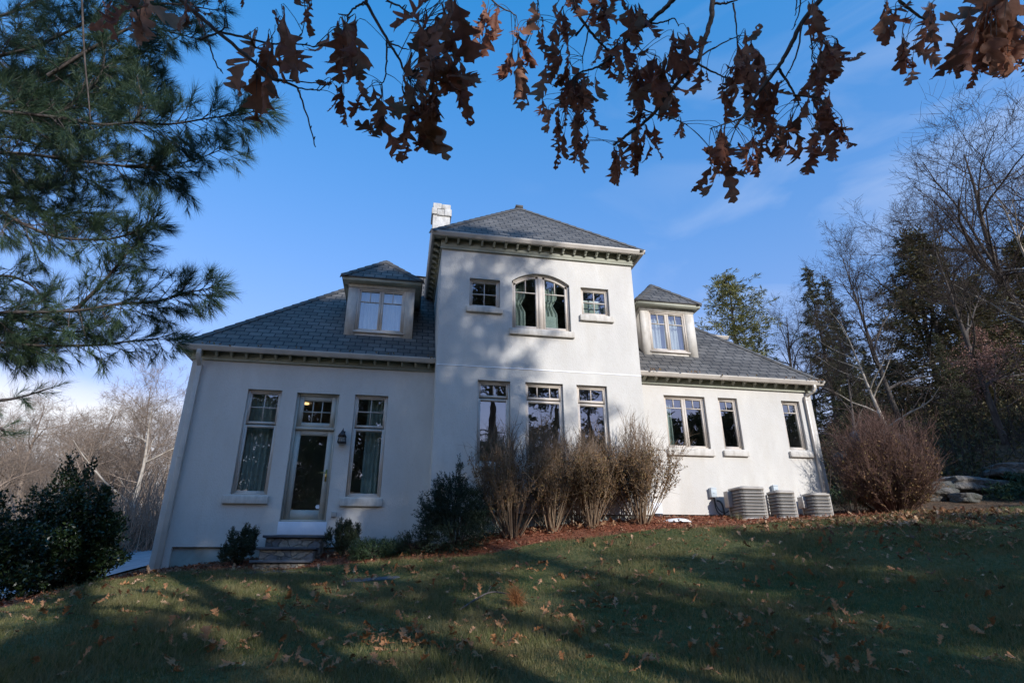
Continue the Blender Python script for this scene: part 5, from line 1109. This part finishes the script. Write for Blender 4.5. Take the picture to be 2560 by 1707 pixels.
# upper crown outside the photo
for k in range(26):
    j = r.integers(6, 12); a = r.uniform(0, 6.28); q = TRK[j]; B, dl = grow(q, (math.cos(a), math.sin(a), .25), r.uniform(1.6, 3.2), 6, .08, .02, r)
    if ((B @ CAM[2] > .2) & (abs(B @ CAM[0] / np.maximum(B @ CAM[2], .2)) < .95) & (B @ CAM[1] / np.maximum(B @ CAM[2], .2) < .64)).any(): continue
    bb = MB(); nb = MB(); bb.tube(B, np.linspace(.03, .006, 7), 5)
    for c in range(40):
        x = r.uniform(1, 5.9); i = int(x); q = B[i] + (B[i + 1] - B[i]) * (x - i); d = unit(unit(B[i + 1] - B[i]) + r.normal(0, .7, 3)); l2 = r.uniform(.15, .5); bb.tube([q, q + d * l2], .003, 3, cap=False); brush(nb, q + d * l2 * .6, d, .16, 30, .11)
    bo = bb.build('bough', M_oakbark, pine); bo.location = -PL; nb.build('needles', M_needle, bo)
# --- the oak overhead, still holding its dry leaves
def leaf_mesh(mb, top, down, face, L, r, curl=None, flat=False, wid=None):
    """lobed oak leaf hanging from 'top' along 'down'; face: direction of its flat side"""
    n = 30; t = np.linspace(0, 1, n + 1); wid = wid or r.uniform(.27, .40)
    env = np.interp(t, [0, .06, .2, .42, .66, .85, .95, 1], [.06, .10, .55, .85, 1.0, .62, .26, .02])
    ph = r.uniform(-.03, .03); lob = np.zeros(n + 1)
    for c, h in ((.24, .75), (.47, 1.), (.70, 1.), (.88, .8)):
        c += ph + r.uniform(-.025, .025); lob = np.maximum(lob, h * np.clip(1 - np.abs(t - c) / r.uniform(.075, .11), 0, 1) ** .8)
    lob2 = np.roll(lob, r.integers(-1, 2))
    def half(lb): return L * wid * env * (.22 + .78 * lb) + L * .004
    wl, wr = half(lob), half(lob2)
    cols = np.array([-1, -.55, 0, .55, 1.]); W_ = np.stack([-wl, -wl * .55, 0 * wl, wr * .55, wr], 1)
    fwd = np.abs(cols)[None] * np.where(cols[None] < 0, wl[:, None], wr[:, None]) * .55       # lobes sweep forward
    along = t[:, None] * L + fwd * .8
    k = (curl if curl is not None else r.choice([-1, 1]) * r.uniform(.9, 4.3)) / (L * .5); bend = r.normal(0, 1.2) if not flat else r.normal(0, .35)
    tw = r.normal(0, 1.2) if not flat else r.normal(0, .3)
    th = W_ * k; x = np.sin(th) / k; zc = (1 - np.cos(th)) / k
    zc = zc + L * .045 * np.sin(along / L * 9 + W_ / L * 11 + r.uniform(0, 6)) * (np.abs(cols)[None] + .25) + r.normal(0, L * .008, x.shape)
    a = tw * t[:, None]; x2 = x * np.cos(a) - zc * np.sin(a); z2 = x * np.sin(a) + zc * np.cos(a)
    # bend along the length
    bt = bend * (along / L); al2 = np.where(abs(bend) > .05, np.sin(bt) / (bend / L + 1e-9), along); z2 = z2 * np.cos(bt) + np.where(abs(bend) > .05, (1 - np.cos(bt)) / (bend / L + 1e-9), 0)
    dn = unit(down); f = unit(np.asarray(face) - dn * (np.asarray(face) @ dn)); sd = np.cross(dn, f)
    V = np.asarray(top)[None, None] + al2[..., None] * dn + x2[..., None] * sd + z2[..., None] * f
    I_ = (np.arange(n)[:, None] * 5 + np.arange(4)[None]); F = np.stack([I_, I_ + 1, I_ + 6, I_ + 5], -1)
    if not flat:
        keep = np.ones((n, 4), bool)
        for h in range(r.integers(0, 4)):           # insect holes
            i, j = r.integers(6, n - 2), r.integers(0, 4); keep[i, j] = False
            if r.uniform() < .5: keep[min(i + 1, n - 1), j] = False
        F = F[keep]
    mb.add(V.reshape(-1, 3), F.reshape(-1, 4))
r = np.random.default_rng(101)
ox, oy = 3.6, -3.2; OZ = h1(ox, oy); OL = np.array([ox, oy, OZ])
oak = empty('oak_tree', OL, 'oak overhead holding curled dry brown leaves along the top of the photo', 'tree')
tk = MB(); TP, _ = grow(OL + (0, 0, -.3), (-.02, .02, 1), 9, 10, .03, 0, r); tk.tube(TP, np.linspace(.34, .16, 11), 12); tk.build('trunk', M_bark, oak, smooth=True).location = -OL
BR = {  # photo pixels of each branch, depth, radius at its start
 'a': ([(405, -60), (460, 8), (503, 44), (544, 80), (631, 151), (680, 194), (704, 201), (745, 221)], 2.0, .0085), 'a2': ([(745, 221), (765, 282), (789, 369)], 2.0, .0036),
 'a3': ([(548, 80), (616, 95), (680, 109), (735, 110), (787, 117)], 2.0, .0045), 'a4': ([(500, 99), (544, 82), (571, 65)], 2.0, .0045), 'a5': ([(503, 44), (531, 139), (553, 178)], 2.0, .0034), 'a6': ([(745, 221), (800, 227)], 2.0, .003), 'a7': ([(704, 201), (795, 208)], 2.0, .003), 'a8': ([(735, 110), (757, 82)], 2.0, .003),
 'b': ([(905, -80), (915, 0), (922, 20), (968, 99), (1000, 153), (1020, 200)], 2.1, .0075), 'b2': ([(915, 5), (890, 18), (871, 39), (864, 71)], 2.1, .0045), 'b3': ([(968, 99), (966, 150), (963, 194), (950, 215)], 2.1, .004), 'b4': ([(976, 109), (1020, 126)], 2.1, .0035), 'b5': ([(871, 39), (845, 36)], 2.1, .003),
 'c': ([(955, -30), (969, 0), (1010, 24), (1060, 60)], 2.1, .005),
 'd': ([(1420, -60), (1432, 0), (1438, 24), (1474, 77), (1499, 106), (1533, 138)], 2.9, .010), 'd2': ([(1533, 138), (1510, 158), (1487, 171), (1444, 185), (1420, 210)], 2.9, .007), 'd3': ([(1444, 185), (1430, 240), (1410, 275)], 2.9, .005), 'd4': ([(1474, 60), (1460, 130), (1455, 160)], 2.9, .004), 'd5': ([(1440, 90), (1475, 40), (1490, -10)], 2.9, .006),
 'e': ([(1725, -50), (1683, 0), (1652, 31), (1609, 67), (1585, 86), (1533, 138)], 2.9, .014), 'e2': ([(1615, 62), (1660, 55), (1685, 47), (1697, 66)], 2.9, .005), 'e3': ([(1585, 108), (1612, 133)], 2.9, .004), 'e4': ([(1533, 165), (1560, 190)], 2.9, .004),
 'f': ([(1790, -60), (1781, 0), (1778, 46), (1765, 90), (1753, 122), (1744, 159), (1710, 190), (1667, 239), (1637, 282), (1603, 312), (1560, 343), (1533, 363)], 2.8, .014), 'f2': ([(1600, 270), (1637, 285), (1680, 297), (1719, 312)], 2.8, .0045), 'f3': ([(1744, 159), (1784, 181), (1817, 196)], 2.8, .006), 'f4': ([(1747, 144), (1793, 116), (1842, 92)], 2.8, .005), 'f5': ([(1781, 8), (1810, 10), (1845, 0)], 2.8, .007), 'f6': ([(1832, 8), (1840, 60), (1843, 130)], 2.8, .005), 'f7': ([(1553, 350), (1550, 370)], 2.8, .003),
 'g': ([(2095, -60), (2050, 0), (2005, 59), (1970, 127), (1943, 172), (1902, 224), (1864, 282), (1836, 320)], 2.6, .013), 'g2': ([(1946, 172), (1974, 214), (1998, 262)], 2.6, .007), 'g3': ([(2005, 59), (1991, 138), (1964, 193), (1950, 210)], 2.6, .0045), 'g4': ([(1860, 293), (1820, 308), (1774, 322)], 2.6, .0045), 'g5': ([(1984, 238), (2053, 245)], 2.6, .0045), 'g6': ([(2019, 45), (2029, 110), (2031, 155)], 2.6, .0045), 'g7': ([(1985, -40), (1992, 0), (1988, 40)], 2.6, .004), 'g8': ([(2003, -30), (1998, 30), (1980, 76)], 2.6, .004),
 'h': ([(2230, -50), (2249, 0), (2291, 36), (2330, 60)], 2.3, .008), 'i': ([(2420, -60), (2450, 0), (2480, 60), (2500, 110)], 2.1, .008), 'j': ([(2420, 20), (2370, 48)], 2.2, .004),
 'k': ([(330, -60), (330, 0), (345, 40)], 1.9, .006), 'l': ([(470, -60), (475, 0)], 1.9, .005), 'm': ([(1215, -60), (1230, 0), (1290, 40)], 2.7, .006), 'n': ([(1340, -60), (1345, 0), (1340, 60)], 2.8, .005), 'o': ([(760, -50), (770, 0)], 2.0, .005), 'q': ([(1520, -60), (1490, 0)], 2.9, .008)}
HUB = np.array([dep(1250, -700, 2.6), dep(2150, -600, 2.4), dep(600, -650, 2.0)])
lb_ = MB()
for hbp in HUB: lb_.tube(curve([TP[6], TP[6] * .45 + hbp * .55 + (0, 0, .35), hbp], 10), np.linspace(.11, .035, 10), 8)
lb_.build('limb', M_bark, oak, smooth=True).location = -OL
SAMP = []
BMB = {}
for key, (pts, d0, r0) in BR.items():
    P = curve(PX(pts, d0 + r.uniform(-.04, .04)), len(pts) * 5); P = P + r.normal(0, .0012, P.shape); SAMP.append(P)
    bb = BMB.setdefault(key[0], MB()); bb.tube(P, np.linspace(r0, max(r0 * .45, .0018), len(P)), 7)
    for c in range(int(len(P) / 4)): i = r.integers(0, len(P)); bb.tube([P[i], P[i] + r.normal(0, .008, 3)], [.003, .0015], 4)     # buds
    if pts[0][1] <= -30: hbp = HUB[int(np.argmin(np.linalg.norm(HUB - P[0], axis=1)))]; bb.tube(curve([hbp, (hbp + P[0]) / 2 + (0, 0, .08), P[0]], 8), np.linspace(max(.02, r0), r0, 8), 7)
for key, bb in BMB.items(): bb.build('branch', M_oakbark, oak, smooth=True).location = -OL
SAMP = np.concatenate(SAMP)
CL = [(232, 0, 404, 107, 6, 110, 1.9), (446, 0, 514, 64, 3, 75, 1.9), (500, -30, 615, 17, 3, 40, 1.9), (632, 7, 758, 238, 5, 150, 1.95), (622, 75, 687, 296, 3, 150, 1.95), (741, 0, 800, 82, 3, 85, 2.0), (786, 35, 935, 190, 7, 125, 2.0), (803, 184, 960, 306, 6, 85, 2.1), (918, 250, 986, 389, 3, 110, 2.1), (1013, -20, 1190, 165, 10, 130, 2.0), (970, 126, 1184, 285, 13, 130, 2.0), (966, 218, 1119, 377, 9, 120, 2.1),
 (1179, 0, 1282, 119, 6, 95, 2.7), (1257, 55, 1337, 226, 7, 90, 2.8), (1315, 21, 1373, 119, 3, 85, 2.8), (1367, 0, 1438, 122, 5, 80, 2.8), (1327, 95, 1456, 275, 14, 75, 2.9), (1462, 0, 1536, 92, 7, 88, 2.9), (1474, 86, 1591, 184, 9, 80, 2.9), (1551, 6, 1621, 107, 6, 85, 2.9), (1404, 184, 1517, 266, 10, 70, 2.9), (1370, 245, 1499, 389, 14, 68, 2.9), (1551, 153, 1615, 254, 5, 80, 2.9), (1609, 129, 1701, 279, 9, 98, 2.85), (1646, 70, 1750, 190, 6, 98, 2.8), (1664, 245, 1698, 288, 2, 45, 2.8), (1569, 245, 1624, 318, 4, 58, 2.8), (1514, 358, 1579, 450, 4, 72, 2.8), (1569, 300, 1664, 419, 6, 82, 2.8), (1692, 297, 1719, 340, 2, 40, 2.8), (1716, 165, 1787, 211, 3, 50, 2.8), (1480, -40, 1560, 20, 4, 60, 2.9), (1395, -40, 1470, 25, 4, 55, 2.9),
 (1778, 76, 1936, 262, 14, 92, 2.75), (1788, 217, 1846, 296, 4, 62, 2.75), (1874, 224, 1967, 351, 6, 82, 2.65), (1750, 303, 1846, 468, 10, 88, 2.7), (1843, 317, 1957, 424, 9, 78, 2.65), (1953, 282, 1998, 413, 4, 112, 2.6), (1998, 224, 2132, 400, 13, 98, 2.6), (2001, 90, 2125, 196, 7, 92, 2.6), (2015, 148, 2074, 248, 5, 82, 2.6), (2005, 0, 2056, 86, 3, 92, 2.6),
 (2187, 0, 2273, 96, 4, 90, 2.3), (2229, 79, 2308, 193, 4, 85, 2.3), (2291, 0, 2366, 114, 5, 92, 2.3), (2349, 69, 2418, 186, 5, 88, 2.2), (2397, -20, 2560, 165, 20, 120, 2.0), (2428, 131, 2473, 227, 3, 72, 2.1), (2530, 60, 2600, 180, 5, 90, 2.1)]
for (x0, y0, x1, y1, n, ln, d) in CL:
    lm = MB(); pt = MB(); mid = dep((x0 + x1) / 2, y0, d); ci = np.argsort(np.linalg.norm(SAMP - mid, axis=1))[:6]
    for k in range(int(n * 1.4 + .5)):
        lp = ln * r.uniform(.75, 1.3); tilt = r.normal(0, .32); yy = y0 + (y1 - y0 - lp * .85) * ((k + r.uniform(0, 1)) / n) if y1 - y0 > lp * .85 else y0 + r.uniform(-.1, .1) * lp
        m_ = min(lp * .25, (x1 - x0) * .3); xx = r.uniform(x0 + m_, x1 - m_); dd = d + r.normal(0, .07); top = dep(xx, yy, dd); L = lp / FPX * dd
        dn = -CAM[1] * math.cos(tilt) + CAM[0] * math.sin(tilt) + CAM[2] * r.normal(0, .35); dn = unit(dn + np.array([0, 0, -.4])); face = unit(-CAM[2] * r.choice([1, -1]) + CAM[0] * r.normal(0, .8) + CAM[1] * r.normal(0, .3))
        leaf_mesh(lm, top, dn, face, L, r)
        e_ = SAMP[np.argsort(np.linalg.norm(SAMP - top, axis=1))[r.integers(0, 4)]]
        pt.tube(curve([e_, e_ * .5 + top * .5 + (0, 0, .02), top, top + dn * L * .9], 12)[:10], np.linspace(.0017, .0010, 10), 4, cap=False)
    o = lm.build('leaf_cluster', M_oakleaf, oak, smooth=True); o.location = -OL
    pt.build('leaf_stalks', M_oakbark, o)
# ------------------------------------------------------------ lawn grass, fallen leaves
r = np.random.default_rng(111)
def lawn_points(n, x0, x1, y0, y1, pw, ref):
    X = r.uniform(x0, x1, n); Y = r.uniform(y0, y1, n); D = np.hypot(X, Y); k = (r.uniform(0, 1, n) < (ref / np.maximum(D, ref)) ** pw) & inside(LAWN, X, Y)
    Z = hz(X, Y); P = np.c_[X, Y, Z]; c = P @ CAM.T; u_ = c[:, 0] / np.maximum(c[:, 2], .1); v_ = c[:, 1] / np.maximum(c[:, 2], .1)
    k &= (c[:, 2] > .5) & (abs(u_) < 1.12) & (v_ > -.74)
    return P[k]
G = lawn_points(330000, -6, 24, 3.6, 14.6, 1.0, 5.5); NB = 6
P = np.repeat(G, NB, 0); n = len(P); P[:, :2] += r.normal(0, .022, (n, 2)); P[:, 2] += .025
dist = np.hypot(P[:, 0], P[:, 1]); hgt = r.gamma(4.0, .0125, n).clip(.018, .12) * (1 + .45 * np.sin(P[:, 0] * 2.1 + 1.3 * np.sin(P[:, 1] * 1.7)))
D = r.normal(0, .5, (n, 3)) + np.array([0, 0, 1.]); gm = MB(); needles(gm, P, D, hgt, .0065, r)
tag(gm.build('lawn_grass', M_grass), 'short green and straw coloured grass blades of the lawn', 'grass', kind='stuff')
LV = []
for k in range(9):
    mb = MB(); leaf_mesh(mb, np.array([0, -.5, 0]), np.array([0, 1, 0]), np.array([0, 0, 1]), 1.0, r, curl=r.choice([-1, 1, 1]) * r.uniform(1.0, 3.8), flat=True, wid=r.uniform(.28, .40)); LV.append(mb.mesh('fallen_leaf', M_litter, True))
pos = [lawn_points(6000, -6, 24, 4, 14.6, .2, 5)[:1300]]
def scatter(px, py, sx_, sy_, n):
    q = gpt(px, py); return np.c_[r.normal(q[0], sx_, n), r.normal(q[1], sy_, n), np.zeros(n)]
for (px, py, sx_, sy_, n) in ((1030, 1625, .35, .25, 34), (960, 1610, .2, .2, 10), (1225, 1640, .22, .15, 14), (760, 1690, .4, .12, 14), (560, 1640, .3, .2, 10), (1780, 1655, .3, .25, 18), (1560, 1580, .4, .2, 12), (1480, 1520, .4, .3, 10), (1930, 1545, .5, .3, 22), (2080, 1580, .4, .3, 16), (1990, 1610, .35, .2, 10), (2330, 1690, .3, .15, 10), (850, 1520, .8, .6, 22), (1000, 1490, .9, .6, 20), (1240, 1560, .3, .2, 8), (2100, 1500, .8, .5, 16), (2430, 1340, 1.2, .7, 150), (2200, 1310, 1.0, .45, 190), (2450, 1300, 1.6, .5, 300), (2050, 1325, .9, .3, 90), (2350, 1290, 1.2, .3, 240), (1650, 1335, 1.2, .25, 30), (860, 1395, .6, .25, 34), (1050, 1420, .6, .3, 26), (1700, 1310, 1.0, .2, 40), (1450, 1325, 1.3, .22, 110), (1290, 1340, .5, .2, 40), (2000, 1310, 1.0, .2, 90)): pos.append(scatter(px, py, sx_, sy_, n))
pos = np.concatenate(pos); pos = pos[~((pos[:, 1] > 12.6) & (pos[:, 0] < 11.2) & (pos[:, 0] > -4.9) & (pos[:, 1] > 13.3))]; pos = pos[~((pos[:, 0] > .6) & (pos[:, 0] < 5.8) & (pos[:, 1] > 12.6))]
pos = pos[~((pos[:, 0] > -2.8) & (pos[:, 0] < -1.45) & (pos[:, 1] > 12.2))]
pos[:, 2] = hz(pos[:, 0], pos[:, 1]); c = pos @ CAM.T; vis = (c[:, 2] > 1) & (abs(c[:, 0] / c[:, 2]) < .9) & (c[:, 1] / c[:, 2] > -.6); pos = pos[vis]
size = r.gamma(9, .0135, len(pos)).clip(.06, .19); app = size / np.linalg.norm(pos, axis=1); order = np.argsort(-app)
def leaf_matrix(p, s):
    tilt = abs(r.normal(0, .5)); a = r.uniform(0, 6.28); e_ = Matrix.Rotation(a, 4, 'Z') @ Matrix.Rotation(tilt, 4, 'X') @ Matrix.Rotation(r.normal(0, .3), 4, 'Y')
    if r.uniform() < .3: e_ = e_ @ Matrix.Rotation(math.pi, 4, 'Y')
    return Matrix.Translation((p[0], p[1], p[2] + .07 + .3 * s * math.sin(tilt))) @ e_ @ Matrix.Scale(s, 4)
stuff = MB(); LVC = []
for me in LV:
    v = np.empty(len(me.vertices) * 3, np.float32); me.vertices.foreach_get('co', v); q = np.empty(len(me.loops), np.int32); me.loops.foreach_get('vertex_index', q); LVC.append((v.reshape(-1, 3), q.reshape(-1, 4)))
LM = {}
for rank, i in enumerate(order):
    mx = leaf_matrix(pos[i], size[i]); k = int(r.integers(0, 9))
    if rank < 300:
        o = bpy.data.objects.new('fallen_leaf', LV[k]); C.objects.link(o); o.matrix_world = mx
        tag(o, 'dry brown fallen oak leaf lying on the near part of the lawn', 'leaf', 'fallen oak leaves scattered on the lawn')
    else:
        m3 = np.array(mx); v, f = LVC[k]; stuff.add(v @ m3[:3, :3].T + m3[:3, 3], f)
tag(stuff.build('leaf_litter', M_litter, smooth=True), 'litter of pale brown oak leaves strewn over the mulch and the far lawn', 'leaf litter', kind='stuff')
# fallen pine twig with a rusty tuft
a, b2, c2_ = gpt(1148, 1538), gpt(1218, 1507), gpt(1262, 1510); tp = gpt(1288, 1525)
fb = empty('fallen_pine_twig', tuple(a), 'fallen twig with a rusty brown tuft of dead pine needles on the lawn', 'twig')
tb_ = MB(); tb_.tube(curve([a + (0, 0, .06), b2 + (0, 0, .12), c2_ + (0, 0, .13), tp + (0, 0, .16)], 14) - a, np.linspace(.012, .006, 14), 6); tb_.tube([b2 - a + (0, 0, .12), b2 - a + (.1, .3, .2)], .004, 4); tb_.build('stick', M_oakbark, fb)
nd = MB(); n = 700; base = tp - a + np.array([0, 0, .14]); D = r.normal(0, .6, (n, 3)) + np.where(r.uniform(size=(n, 1)) < .5, np.array([[.5, -.1, -.5]]), np.array([[-.25, .2, .75]])); needles(nd, base + r.normal(0, .03, (n, 3)), D, .17 * r.uniform(.7, 1.2, n), .004, r); nd.build('needle_tuft', M_rust, fb)
